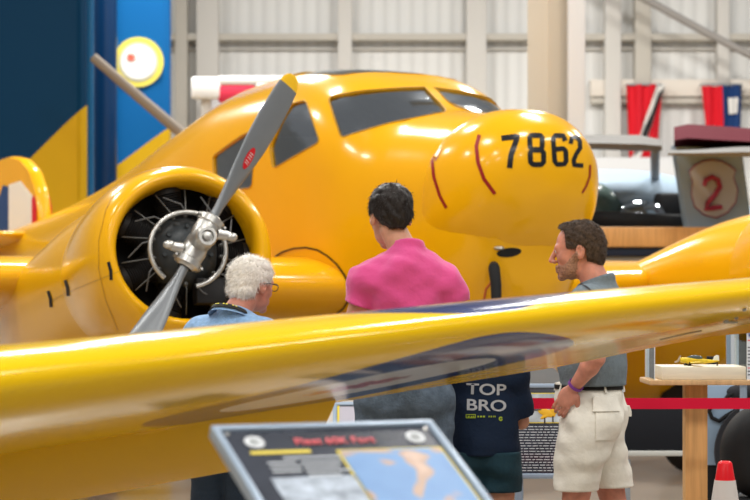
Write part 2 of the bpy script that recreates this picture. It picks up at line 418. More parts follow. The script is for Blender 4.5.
for sd in (-1, 1):
    fl = []
    for (a0, a1, mm) in ((8.3,8.6,'blue'),(7.74,8.3,'white'),(7.635,7.74,'red')):
        b = MB(); l = sd*.066; z1 = {'blue':(2.36,2.22),'white':(2.26,2.38),'red':(2.15,2.24)}[mm]
        b.loft([[W(l, a0, 1.72), W(l, a1, 1.72), W(l, a1, z1[1]), W(l, (a0+a1)/2, max(z1)+.02), W(l, a0, z1[0])], [W(l+sd*.006, a0, 1.72), W(l+sd*.006, a1, 1.72), W(l+sd*.006, a1, z1[1]), W(l+sd*.006, (a0+a1)/2, max(z1)+.02), W(l+sd*.006, a0, z1[0])]])
        b.obj('fin_flash', {'blue': BLUP, 'white': WHT, 'red': REDB}[mm], plane, smooth=False)['label'] = mm+' band of the fin flash'
b = MB().loft([wing_ring(l, le, ch, 1.93, .09, .1, 0) for l, le, ch in ((-1.9,8.2,.3),(-1.8,8.0,.6),(-1.2,7.8,.9),(0,7.6,1.15),(1.2,7.8,.9),(1.8,8.0,.6),(1.9,8.2,.3))]); b.obj('tailplane', YEL, plane)
b = MB(); b.tube([W(0,8.3,1.55), W(0,8.5,.66)], .035, 10); b.obj('tail_wheel_strut', STEEL, plane)
tw = W(0,8.5,.5); b = MB(); b.lathe(Vector((tw.x,tw.y,.17))-PD*.05, PD, [(0,.05),(0,.13),(.02,.165),(.05,.17),(.08,.165),(.1,.13),(.1,.05)], 28); b.obj('tail_wheel', BLK, plane)

# engines
def nacelle(side):
    l0 = 2.25*side; a0 = -.07
    yaw = math.radians(-11)*(1 if side < 0 else 1)   # thrust line
    fwd = (-AFT); fwd = (Matrix.Rotation(yaw, 3, 'Z') @ fwd); pit = math.radians(8.5)
    ax = (fwd*math.cos(pit)+Vector((0,0,math.sin(pit)))).normalized()   # forward
    O = W(l0, a0, 1.655)                                                # centre of the cowl mouth
    k = K
    prof = [(-.14,.335),(-.08,.341),(-.03,.349),(-.008,.360),(.002,.375),(-.003,.393),(-.02,.41),(-.06,.432),(-.12,.45),(-.22,.466),(-.36,.475),(-.52,.477),(-.70,.47),(-.86,.458),(-.92,.452),(-.925,.44),(-.80,.435),(-.5,.44),(-.2,.39),(-.14,.335)]
    b = MB(); b.lathe(O, ax, [(t*k, r*k) for t, r in prof], 80, sx=1.04)
    cowlb = b; cowl = b.obj('engine_cowling', YEL, plane, ang=60)
    # nacelle body behind the cowl
    tab = [(.78,.445,.445,.445),(1.0,.45,.435,.47),(1.3,.46,.40,.54),(1.6,.46,.32,.64),(1.9,.455,.22,.74),(2.2,.44,.12,.80),(2.6,.40,.10,.76),(3.1,.30,.05,.55),(3.6,.2,.0,.3),(3.9,.06,-.06,.12)]
    rings = []; xs = np.linspace(.78, 3.9, 30)
    for t, (w, up, dn) in zip(xs, smooth_tab(tab, xs)):
        c = O-ax*.78*k+(AFT-PD*.10*(-side)*-1)*(t-.78)*k-Vector((0,0,.05*(t-.78)*k)); u = PD
        rings.append([c+u*w*k*math.cos(q)+Vector((0,0,1))*k*((up if math.sin(q) > 0 else dn)*math.copysign(abs(math.sin(q))**.92, math.sin(q))) for q in [2*PI*j/56 for j in range(56)]])
    b = MB().loft(rings); nacb = b; b.obj('engine_nacelle', YEL, plane)
    # engine inside
    b = MB(); b.lathe(O, ax, [(-.30*k,.001),(-.30*k,.43*k)], 48); b.obj('firewall', ENGB, plane)
    cyl = MB(); v = Vector((0,0,1)); v = (v-ax*v.dot(ax)).normalized(); u = v.cross(ax)
    def pol(r, an, t): return O+ax*t*k+(u*math.cos(an)*1.03+v*math.sin(an))*r*k
    eng = MB(); eng.lathe(O, ax, [(-.28*k,.19*k),(-.12*k,.185*k),(-.07*k,.165*k),(-.035*k,.145*k),(-.01*k,.1*k),(.01*k,.07*k),(.06*k,.055*k),(.07*k,.001)], 40)
    for j in range(7): 
        an = PI/2+2*PI*j/7; eng.tube([pol(.12,an,-.03), pol(.12,an,.0)], .012, 8)
    eg = eng.obj('engine_crankcase', ENG, plane)
    for j in range(7):
        an = PI/2+.2+2*PI*j/7; c = MB(); prof = []
        d = (pol(1,an,0)-pol(0,an,0)).normalized(); base = pol(.15,an,-.16)
        for q in range(14):
            prof += [(q*.012*k, .058*k), (q*.012*k+.003, .075*k), (q*.012*k+.007, .075*k)]
        prof += [(.185*k,.07*k),(.2*k,.045*k),(.2*k,.001)]
        c.lathe(base, d, prof, 20, up=tuple(ax)); cy = c.obj('cylinder', ENGB, eg)
        for s in (-1, 1):
            r = MB(); r.tube([pol(.165,an+s*.17,-.03), pol(.20,an+s*.19,-.015), pol(.32,an+s*.24,-.08)], [.010,.0045,.004], 8); r.ell(pol(.175,an+s*.175,-.02), (.014,.014,.014)); r.obj('pushrod', mat('pushrod_grey', (.10,.10,.095), .4, metal=.6), eg)
    b = MB(); b.tube([pol(.19, math.radians(-50+q*10), -.005) for q in range(-3, 29)], .0125*k, 10); b.obj('ignition_ring', STEEL, eg)
    lm_ = mat('lead_grey', (.10,.10,.10), .5)
    for j in range(9):
        an = math.radians(15+j*38); b = MB(); b.tube([pol(.185,an,-.005), pol(.23,an+.1,.0), pol(.29,an+.35,-.05)], .005, 6); b.obj('ignition_lead', lm_, eg)
    b = MB(); R = frame(O, u, v).to_3x3(); b.box(pol(.235,math.radians(-62),-.06), (.15*k,.13*k,.1*k), R, .01); b.obj('oil_sump', ENGB, eg)
    # propeller
    pc = O+ax*.22*k
    hub = MB()
    hub.lathe(pc, ax, [(-.12*k,.05*k),(-.03*k,.06*k),(.05*k,.058*k),(.09*k,.048*k),(.10*k,.052*k),(.155*k,.052*k),(.17*k,.044*k),(.17*k,.032*k),(.15*k,.03*k),(.15*k,.022*k),(.175*k,.02*k),(.178*k,.001)], 36)
    phi = math.radians(58.5)   # blade line in the disc
    pr = (u*math.cos(phi)+v*math.sin(phi)).normalized() if side < 0 else v
    tn = pr.cross(ax).normalized()
    for s in (-1, 1):
        hub.lathe(pc, pr*s, [(.02*k,.058*k),(.06*k,.064*k),(.10*k,.06*k),(.105*k,.068*k),(.135*k,.068*k),(.14*k,.05*k),(.15*k,.04*k)], 28)
        hub.tube([pc+pr*s*.08*k+tn*s*.06*k+ax*.02, pc+pr*s*.10*k+tn*s*.115*k+ax*.03], [.03*k,.022*k], 12)
        hub.ell(pc+pr*s*.10*k+tn*s*.125*k+ax*.03, (.03*k,.03*k,.022*k))
        for w in (-1, 1): hub.tube([pc+pr*s*.12*k+tn*w*.072*k-ax*.03, pc+pr*s*.12*k+tn*w*.072*k+ax*.045], .008, 8)
    prop = hub.obj('propeller_hub', STEEL, plane)
    for s in (-1, 1):
        rs = [(.13,.036,1,55),(.18,.040,.8,50),(.26,.062,.5,44),(.38,.095,.26,38),(.52,.118,.17,32),(.66,.118,.13,27),(.78,.104,.11,23),(.84,.090,.10,21),(.865,.078,.1,20),(.885,.058,.1,20),(.897,.03,.1,20),(.90,.008,.1,20)]
        bl, tp = MB(), MB(); rings = []
        for r, ch, th, tw in rs:
            r *= 1.12; ch *= 1.32
            tw = math.radians(tw+2); cdir = (tn*s*math.cos(tw)-ax*math.sin(tw)*1).normalized(); ndir = pr.cross(cdir)
            ce = pc+pr*s*r*k
            rings.append([ce+cdir*ch*.5*1.1*k*math.cos(q)*(1 if math.cos(q) > 0 else .9)+ndir*ch*.5*th*k*math.sin(q) for q in [2*PI*j/24 for j in range(24)]])
        bl.loft(rings[:8]); tp.loft(rings[7:])
        blade = bl.obj('propeller_blade', GREYB, prop); tp.obj('blade_tip', mat('yellow_tip_paint', (.85,.5,.02), .4), prop)
        if s > 0 and side < 0:
            q0 = pc+pr*.50*k; tw = math.radians(34); cdir = (tn*math.cos(tw)-ax*math.sin(tw)).normalized(); nd = pr.cross(cdir); nd = nd if nd.dot(CAM-q0) > 0 else -nd
            bvb = BVHTree.FromPolygons([tuple(v_) for v_ in bl.v], bl.f); e = MB(); rg = []
            for t in (1, .6, .2):
                rg.append([(lambda h, hn: h+hn*.002)(*bvb.find_nearest(q0+nd*.012+pr*math.cos(w)*.062*t*k+cdir*math.sin(w)*.026*t*k)[:2]) for w in [2*PI*j/24 for j in range(24)]])
            e.loft(rg); e.obj('maker_badge', REDB, prop)['label'] = 'red oval badge on the upper blade'
            e2 = MB()
            for z in (-.03, -.018, 0, .014, .028):
                e2.tube([bvb.find_nearest(q0+nd*.012+pr*z*k+cdir*w*.014*k)[0]+nd*.003 for w in (-1,0,1)], .0022, 5)
            e2.obj('badge_lettering', WHT, prop)
    # latches and panel lines down the cowl side
    bvn = BVHTree.FromPolygons([tuple(v_) for v_ in cowlb.v]+[tuple(v_) for v_ in nacb.v], cowlb.f+[tuple(i_+len(cowlb.v) for i_ in f_) for f_ in nacb.f])
    if side < 0:
        for (x, y, h) in ((110,271,9),(67,288,8),(50,299,8)):
            hh = ribbon([(x-1.5,y-h),(x+1,y),(x+1.5,y+h)], 3, bvn, .004); hh.obj('cowl_latch', BLK, plane)
        ribbon([(48,303),(67,293),(90,283),(108,276),(122,270)], .5, bvn, .003).obj('cowl_panel_line', SEALM, plane)
        ribbon([(131,166),(118,186),(106,210),(99,240),(99,270),(106,300),(118,330)], .45, bvn, .003).obj('cowl_panel_line', SEALM, plane)
    # undercarriage
    g = W(l0, 1.62, 1.0); ob = O-ax*1.75*k
    b = MB(); 
    for s in (-1, 1):
        b.tube([Vector((ob.x,ob.y,ob.z-.4))+PD*s*.17, Vector((g.x,g.y,.4))+PD*s*.15], .035, 12)
    b.tube([Vector((g.x,g.y,.4))-PD*.17, Vector((g.x,g.y,.4))+PD*.17], .03, 10); b.obj('undercarriage_leg', GREYM, plane)
    b = MB(); wc = Vector((g.x,g.y,.39)); b.lathe(wc-PD*.1, PD, [(.03,.1),(.01,.2),(0,.27),(.02,.34),(.06,.38),(.1,.39),(.14,.38),(.18,.34),(.2,.27),(.19,.2),(.17,.1)], 40); wh = b.obj('main_wheel', BLK, plane)
    b = MB(); b.lathe(wc-PD*.09, PD, [(0,.001),(0,.19),(.18,.19),(.18,.001)], 28); b.obj('wheel_rim', GREYM, wh)
prof_outer = [(-.02,.41),(-.06,.432),(-.12,.45),(-.22,.466),(-.36,.475),(-.52,.477),(-.70,.47),(-.86,.458),(-.92,.452),(-1.3,.43),(-1.9,.42)]
nacelle(-1); nacelle(1)
# seams at the wing-to-nacelle joint, seen far left and far right
bvw = bw
# ================= the low wing of a second yellow trainer, crossing in front of the visitors
WY0, WY1 = 5.6, 7.3
S0 = at(0, 290, WY0); S1 = at(750, 290, WY1); SD = Vector((S1.x-S0.x, S1.y-S0.y, 0)).normalized(); CA = Vector((-SD.y, SD.x, 0))
angw = math.atan2(SD.y, SD.x)
BETA = math.radians(14)
wing2 = thing('airplane', (S0.x, S0.y, 0), angw, 'glossy yellow low wing with blue and white roundel reaching across in front of the visitors', 'airplane')
def lin(tab, x):
    for p, q in zip(tab, tab[1:]):
        if x <= q[0] or q is tab[-1]:
            return p[1]+(q[1]-p[1])*(x-p[0])/(q[0]-p[0])
CREST = [(-600,405),(-300,372),(0,345),(150,333),(300,318),(450,303),(560,293),(750,278),(900,266)]
TRAIL = [(-400,520),(0,455),(300,408),(450,384),(600,360),(750,327),(900,296)]
def proj(P): return 375+FPX*P.x/P.y, HOR-FPX*(P.z-1.45)/P.y
def sec(px, th, c=None, rnd=0):
    iy = 1/WY0+(1/WY1-1/WY0)*px/750; Y = 1/iy; base = at(px, 290, Y); z = 1.3; chord = c or 1.6
    def ring(z, chord):
        return [Vector((base.x, base.y, z))+CA*(x*chord*math.cos(BETA)+zz*chord*math.sin(BETA))+Vector((0,0,zz*chord*math.cos(BETA)-x*chord*math.sin(BETA))) for x, zz in airfoil(36, th, .03)]
    for it in range(12):
        r = ring(z, chord); cr = min(r, key=lambda p: proj(p)[1]+0); cx, cy = proj(cr)
        z -= (lin(CREST, cx)-cy)*Y/FPX
        tx, ty = proj(r[0]); e = lin(TRAIL, tx)-ty
        if c is None: chord += e*8/FPX/math.sin(BETA)*.6
    return ring(z, chord), z, chord
rings = []; info = []
for px, th in ((-560,.165),(-330,.16),(-200,.155),(-80,.15),(0,.147),(100,.143),(200,.14),(300,.136),(400,.132),(500,.128),(600,.124),(700,.12),(800,.115),(900,.11)):
    r, z, c = sec(px, th); rings.append(r); info.append((px, z, c))
print('WINGFIT', [(a, round(b_,3), round(c_,2)) for a, b_, c_ in info])
# rounded tip beyond the right edge of the picture
last = rings[-1]; ce = sum(last, Vector())/len(last)
for s, k in ((.25,.93),(.42,.78),(.52,.55),(.56,.28)):
    rings.append([ce+(p-ce)*k+SD*s+Vector((0,0,.02*s)) for p in last])
def W2(u, v, z): return Vector((S0.x, S0.y, 0))+SD*u+CA*v+Vector((0,0,z))
RC_px = 503; iy = 1/WY0+(1/WY1-1/WY0)*RC_px/750; q = at(RC_px, 290, 1/iy)-S0; RC = (q.dot(SD), .73); RR = .71
m, t, bs = new_mat('wing_paint_with_roundel')
tc = t.nodes.new('ShaderNodeTexCoord'); sp = t.nodes.new('ShaderNodeSeparateXYZ'); t.links.new(tc.outputs['Object'], sp.inputs[0])
def mth(op, a, b=None):
    n = t.nodes.new('ShaderNodeMath'); n.operation = op
    for i, v in enumerate((a, b)):
        if v is None: continue
        if isinstance(v, (int, float)): n.inputs[i].default_value = v
        else: t.links.new(v, n.inputs[i])
    return n.outputs[0]
dx = mth('SUBTRACT', sp.outputs[0], RC[0]); dy = mth('SUBTRACT', sp.outputs[1], RC[1])
rr_ = mth('SQRT', mth('ADD', mth('MULTIPLY', dx, dx), mth('MULTIPLY', dy, dy)))
rn = mth('DIVIDE', rr_, RR)
an = mth('ARCTAN2', dy, dx); leaf = mth('MULTIPLY', mth('ABSOLUTE', mth('SINE', mth('MULTIPLY', an, 5.5))), .12)
leafm = mth('LESS_THAN', rn, mth('ADD', leaf, .14))
wn = t.nodes.new('ShaderNodeTexNoise'); wn.inputs['Scale'].default_value = 1.2; wn.inputs['Detail'].default_value = 3; t.links.new(tc.outputs['Object'], wn.inputs['Vector'])
def mixc(f, c1, c2):
    n = t.nodes.new('ShaderNodeMix'); n.data_type = 'RGBA'; t.links.new(f, n.inputs['Factor'])
    for i, c in ((6, c1), (7, c2)):
        if isinstance(c, tuple): n.inputs[i].default_value = (*c, 1)
        else: t.links.new(c, n.inputs[i])
    return n.outputs[2]
ycol = mixc(wn.outputs['Fac'], (.84,.53,.002), (.80,.48,.003))
c_ = mixc(mth('LESS_THAN', rn, 1.0), ycol, (.012,.03,.13))
c_ = mixc(mth('LESS_THAN', rn, .64), c_, (.72,.72,.72))
c_ = mixc(leafm, c_, (.4,.01,.02))
t.links.new(c_, bs.inputs['Base Color']); bs.inputs['Specular IOR Level'].default_value = .34; bs.inputs['Roughness'].default_value = .15; bs.inputs['Coat Weight'].default_value = 0; bs.inputs['Coat Roughness'].default_value = .1
wn2 = t.nodes.new('ShaderNodeTexNoise'); wn2.inputs['Scale'].default_value = 2.2; wn2.inputs['Detail'].default_value = 5; t.links.new(tc.outputs['Object'], wn2.inputs['Vector'])
bp = t.nodes.new('ShaderNodeBump'); bp.inputs['Strength'].default_value = .5; bp.inputs['Distance'].default_value = .012; t.links.new(wn2.outputs['Fac'], bp.inputs['Height']); t.links.new(bp.outputs[0], bs.inputs['Normal']); t.links.new(bp.outputs[0], bs.inputs['Coat Normal'])
WPAINT = m
YW = mat('wing_yellow_paint', (.80,.45,.005), .25, coat=.2, bump=.25, bscale=2)
b = MB().loft(rings); b.obj('wing', WPAINT, wing2)
BVW2 = BVHTree.FromPolygons([tuple(v) for v in b.v], b.f)
# lowered flap behind and below the inboard part
fr = []
for i in range(7):
    px, th = -330+i*(330+585)/6, 0
    r, z, c = sec(px, .14); te = r[0]; fw = math.radians(52)
    ch = .36-.02*i/6*3; pts = []
    for x, zz in airfoil(14, .11, 0): pts.append(te-CA*.07+Vector((0,0,.045))+CA*(x*ch*math.cos(fw)+zz*ch*math.sin(fw))+Vector((0,0,zz*ch*math.cos(fw)-x*ch*math.sin(fw)-.01)))
    fr.append(pts)
MB().loft(fr).obj('flap', YW, wing2)
# aileron gap, hinge fittings and drain holes on the underside
def undr(px, py): return hit(px, py, BVW2)
ribbon([(660,339.5),(680,335),(702,330.5)], .55, BVW2, .002).obj('aileron_gap', SEAM, wing2)
b = MB()
for x, y in ((726,320),(731,321),(736,317.5),(744,309)):
    P, n = undr(x, y); b.ell(P+n*.002, (.008,.006,.006), nu=10, nv=6)
b.tube([undr(724,320.5)[0]-Vector((0,0,.006)), undr(737,320)[0]-Vector((0,0,.008))], .004, 6); b.obj('hinge_fitting', DARK, wing2)
# body, undercarriage and wheel out of the picture on the left
root = W2(-1.9, 0, 0); b = MB(); rg = []
for v, w, zt, zb in ((-1.7,.05,1.75,1.65),(-1.65,.3,2.0,1.4),(-1.3,.45,2.1,1.15),(-.4,.5,2.1,1.0),(.8,.52,2.05,.95),(2.2,.45,1.9,.95),(4.0,.25,1.5,.85),(5.0,.06,1.25,.9)):
    rg.append([W2(-3.0+w*math.cos(q), v, (zt+zb)/2+(zt-zb)/2*math.sin(q)) for q in [2*PI*j/40 for j in range(40)]])
b.loft(rg); b.obj('fuselage', YW, wing2)
b = MB(); b.tube([W2(-2.0,.0,.95), W2(-2.0,-.1,.36)], .04, 12); b.obj('undercarriage_leg', GREYM, wing2)
b = MB(); b.lathe(W2(-2.08,-.1,.33), SD, [(.02,.1),(0,.2),(.02,.28),(.06,.32),(.1,.33),(.14,.28),(.16,.2),(.14,.1)], 36); b.obj('main_wheel', BLK, wing2)
# ================= implicit-surface modeller for the visitors
class Field:
    def __init__(s, xs, ys, zs, kk=.02):
        s.ax = [np.asarray(a, np.float32) for a in (xs, ys, zs)]; s.F = np.full([len(a) for a in s.ax], .2, np.float32); s.k = kk
    def sl(s, lo, hi):
        r = []
        for a, l, h in zip(s.ax, lo, hi):
            i = max(0, int(np.searchsorted(a, l))-1); j = min(len(a), int(np.searchsorted(a, h))+1); r.append(slice(i, j))
        return tuple(r)
    def pts(s, sl):
        return np.meshgrid(*[a[q] for a, q in zip(s.ax, sl)], indexing='ij')
    def comb(s, sl, d, k, op='u'):
        f = s.F[sl]
        if op == 'u':
            if k > 0:
                h = np.clip(.5+.5*(f-d)/k, 0, 1); s.F[sl] = f*(1-h)+d*h-k*h*(1-h)
            else: s.F[sl] = np.minimum(f, d)
        elif op == 's':   # subtract d
            h = np.clip(.5-.5*(f+d)/max(k, 1e-5), 0, 1); s.F[sl] = f*(1-h)+(-d)*h+k*h*(1-h)
    def ell(s, c, r, k=None, R=None, op='u'):
        k = s.k if k is None else k; c = np.array(c, float); r = np.array(r, float); m = max(r)+k+.03
        sl = s.sl(c-m, c+m); X, Y, Z = s.pts(sl); X, Y, Z = X-c[0], Y-c[1], Z-c[2]
        if R is not None:
            q = [R[0][i]*X+R[1][i]*Y+R[2][i]*Z for i in range(3)]; X, Y, Z = q   # inverse rotation
        a = np.sqrt((X/r[0])**2+(Y/r[1])**2+(Z/r[2])**2)+1e-9
        b = np.sqrt((X/r[0]**2)**2+(Y/r[1]**2)**2+(Z/r[2]**2)**2)+1e-9
        s.comb(sl, (a*(a-1)/b).astype(np.float32), k, op)
    def cone(s, a, b, ra, rb, k=None, op='u'):
        k = s.k if k is None else k; a = np.array(a, float); b = np.array(b, float); m = max(ra, rb)+k+.03
        sl = s.sl(np.minimum(a, b)-m, np.maximum(a, b)+m); X, Y, Z = s.pts(sl)
        d = b-a; L2 = (d@d)+1e-12
        t = np.clip(((X-a[0])*d[0]+(Y-a[1])*d[1]+(Z-a[2])*d[2])/L2, 0, 1)
        D = np.sqrt((X-a[0]-t*d[0])**2+(Y-a[1]-t*d[1])**2+(Z-a[2]-t*d[2])**2)-(ra+(rb-ra)*t)
        s.comb(sl, D.astype(np.float32), k, op)
    def chain(s, pts, rs, k=None):
        for p, q, r0, r1 in zip(pts, pts[1:], rs, rs[1:]): s.cone(p, q, r0, r1, k)
    def cut(s, p, n, k=0):      # remove everything on the side n points to
        X, Y, Z = np.meshgrid(*s.ax, indexing='ij', sparse=True)
        d = ((X-p[0])*n[0]+(Y-p[1])*n[1]+(Z-p[2])*n[2]).astype(np.float32)
        if k: 
            h = np.clip(.5+.5*(s.F-d)/k, 0, 1); s.F = d*(1-h)+s.F*h+k*h*(1-h)
        else: s.F = np.maximum(s.F, d)
    def wrinkle(s, amp, fr, seed=0):
        r = np.random.default_rng(seed); X, Y, Z = np.meshgrid(*s.ax, indexing='ij', sparse=True); out = 0
        for o in range(7):
            k = r.normal(size=3); k /= np.linalg.norm(k); k *= fr*(1+.45*o); k[2] *= 1.5; ph = r.uniform(0, 6.28); k2 = r.normal(size=3)*fr*.35
            out = out+np.sin(k[0]*X+k[1]*Y+k[2]*Z+ph+1.6*np.sin(k2[0]*X+k2[1]*Y+k2[2]*Z))*amp/(1+.5*o)
        s.F = s.F+(out*.5).astype(np.float32)
    def mesh(s):
        F = s.F; ins = F < 0
        ins[0]=ins[-1]=False; ins[:,0]=ins[:,-1]=False; ins[:,:,0]=ins[:,:,-1]=False
        F = np.where(ins, F, np.maximum(F, 1e-5))
        c = [ins[i:ins.shape[0]-1+i, j:ins.shape[1]-1+j, k:ins.shape[2]-1+k] for i in (0,1) for j in (0,1) for k in (0,1)]
        anyc = c[0].copy(); allc = c[0].copy()
        for q in c[1:]: anyc |= q; allc &= q
        m = anyc & ~allc; I, J, Kk = np.nonzero(m); n = len(I)
        idx = np.full(m.shape, -1, np.int64); idx[I, J, Kk] = np.arange(n)
        cor = {(i,j,k): F[I+i, J+j, Kk+k] for i in (0,1) for j in (0,1) for k in (0,1)}
        acc = np.zeros((n, 3)); cnt = np.zeros(n)
        P = {(i,j,k): np.stack([s.ax[0][I+i], s.ax[1][J+j], s.ax[2][Kk+k]], 1).astype(float) for i in (0,1) for j in (0,1) for k in (0,1)}
        for a in cor:
            for ax in range(3):
                if a[ax] == 0:
                    b = list(a); b[ax] = 1; b = tuple(b); fa, fb = cor[a], cor[b]; cr = (fa < 0) != (fb < 0)
                    t = np.where(cr, fa/(fa-fb+1e-12), 0)[:, None]; acc += np.where(cr[:, None], P[a]+(P[b]-P[a])*t, 0); cnt += cr
        V = acc/np.maximum(cnt, 1)[:, None]; quads = []
        for ax in range(3):
            sh = [slice(None)]*3; sh2 = [slice(None)]*3; sh[ax] = slice(0, -1); sh2[ax] = slice(1, None)
            A, B = ins[tuple(sh)], ins[tuple(sh2)]; ed = A != B; e = list(np.nonzero(ed)); o = [q for q in range(3) if q != ax]
            if ax == 1: o = [2, 0]
            ok = (e[o[0]] > 0) & (e[o[1]] > 0) & (e[o[0]] < F.shape[o[0]]-1) & (e[o[1]] < F.shape[o[1]]-1)
            e = [q[ok] for q in e]; up = A[tuple(e)]
            def cell(d0, d1):
                q = [x.copy() for x in e]; q[o[0]] -= d0; q[o[1]] -= d1; return idx[tuple(q)]
            Q = np.stack([cell(1,1), cell(0,1), cell(0,0), cell(1,0)], 1); Q = np.where(up[:, None], Q, Q[:, ::-1]); quads.append(Q)
        return V, np.concatenate(quads)
def mesh_obj(name, V, Q, m, parent):
    me = bpy.data.meshes.new(name)
    me.vertices.add(len(V)); me.vertices.foreach_set('co', np.asarray(V, np.float32).ravel())
    me.loops.add(Q.size); me.loops.foreach_set('vertex_index', Q.astype(np.int32).ravel())
    me.polygons.add(len(Q)); me.polygons.foreach_set('loop_start', np.arange(0, Q.size, 4, dtype=np.int32)); me.polygons.foreach_set('loop_total', np.full(len(Q), 4, np.int32))
    me.update(calc_edges=True); me.validate()
    me.polygons.foreach_set('use_smooth', [True]*len(me.polygons))
    for q in (m if isinstance(m, (list, tuple)) else [m]): me.materials.append(q)
    o = bpy.data.objects.new(name, me); C.objects.link(o); o.parent = parent
    return o
def axis_pts(lo, hi, fine, coarse, bands):
    """coordinates from lo to hi: coarse steps, fine ones inside the bands"""
    x = lo; out = [lo]
    while x < hi:
        x += fine if any(a <= x <= b for a, b in bands) else coarse; out.append(x)
    return out
SKIN = mat('skin', (.52,.27,.18), .5, sub=.25, var=.12, vscale=30)
SKINR = mat('ruddy_skin', (.55,.24,.17), .5, sub=.25, var=.15, vscale=30)
def rotm(yaw, pitch=0, roll=0):
    return np.array(Matrix.Rotation(yaw, 3, 'Z') @ Matrix.Rotation(pitch, 3, 'X') @ Matrix.Rotation(roll, 3, 'Y'))
EYEW = mat('eye_white', (.7,.68,.65), .3); EYEI = mat('eye_iris', (.05,.03,.02), .2)
def head_prims(g, hp_, RM, hs, off=0):
    Rl = RM.tolist()
    g.ell(hp_((0,-.012,.035)), np.array((.076,.098,.083))*hs+off, .015, R=Rl)
    g.ell(hp_((0,.032,-.02)), np.array((.062,.058,.088))*hs+off, .02, R=Rl)
    g.ell(hp_((0,.035,-.072)), np.array((.05,.048,.036))*hs+off, .02, R=Rl)
    g.ell(hp_((0,.077,-.098)), np.array((.022,.016,.018))*hs+off, .015, R=Rl)
    for s in (-1, 1):
        g.ell(hp_((s*.034,.058,-.018)), np.array((.024,.026,.026))*hs+off, .015, R=Rl)
        g.ell(hp_((s*.031,.103,.008)), np.array((.020,.018,.015))*hs-off, .012, R=Rl, op='s')
        g.ell(hp_((s*.031,.077,.007)), np.array((.0165,.014,.0145))*hs+off, .004, R=Rl)
        g.ell(hp_((s*.012,.101,-.034)), np.array((.009,.010,.008))*hs+off, .006, R=Rl)
        e0 = (s*.078,-.012,-.004); g.ell(hp_(e0), np.array((.010,.020,.033))*hs+off, .004, R=(RM@rotm(-s*.35, .15)).tolist())
        g.ell(hp_((s*.088,-.006,.0)), np.array((.006,.010,.017))*hs-off, .004, R=Rl, op='s')
    g.cone(hp_((-.036,.083,.024)), hp_((.036,.083,.024)), .011*hs+off, .011*hs+off, .012)
    g.cone(hp_((0,.090,.016)), hp_((0,.114,-.026)), .008*hs+off, .0115*hs+off, .010)
    g.cone(hp_((-.018,.091,-.059)), hp_((.018,.091,-.059)), .007*hs+off, .007*hs+off, .006); g.cone(hp_((-.015,.0905,-.072)), hp_((.015,.0905,-.072)), .0075*hs+off, .0075*hs+off, .006)
    g.cone(hp_((-.014,.102,-.0655)), hp_((.014,.102,-.0655)), .003, .003, .004, op='s')
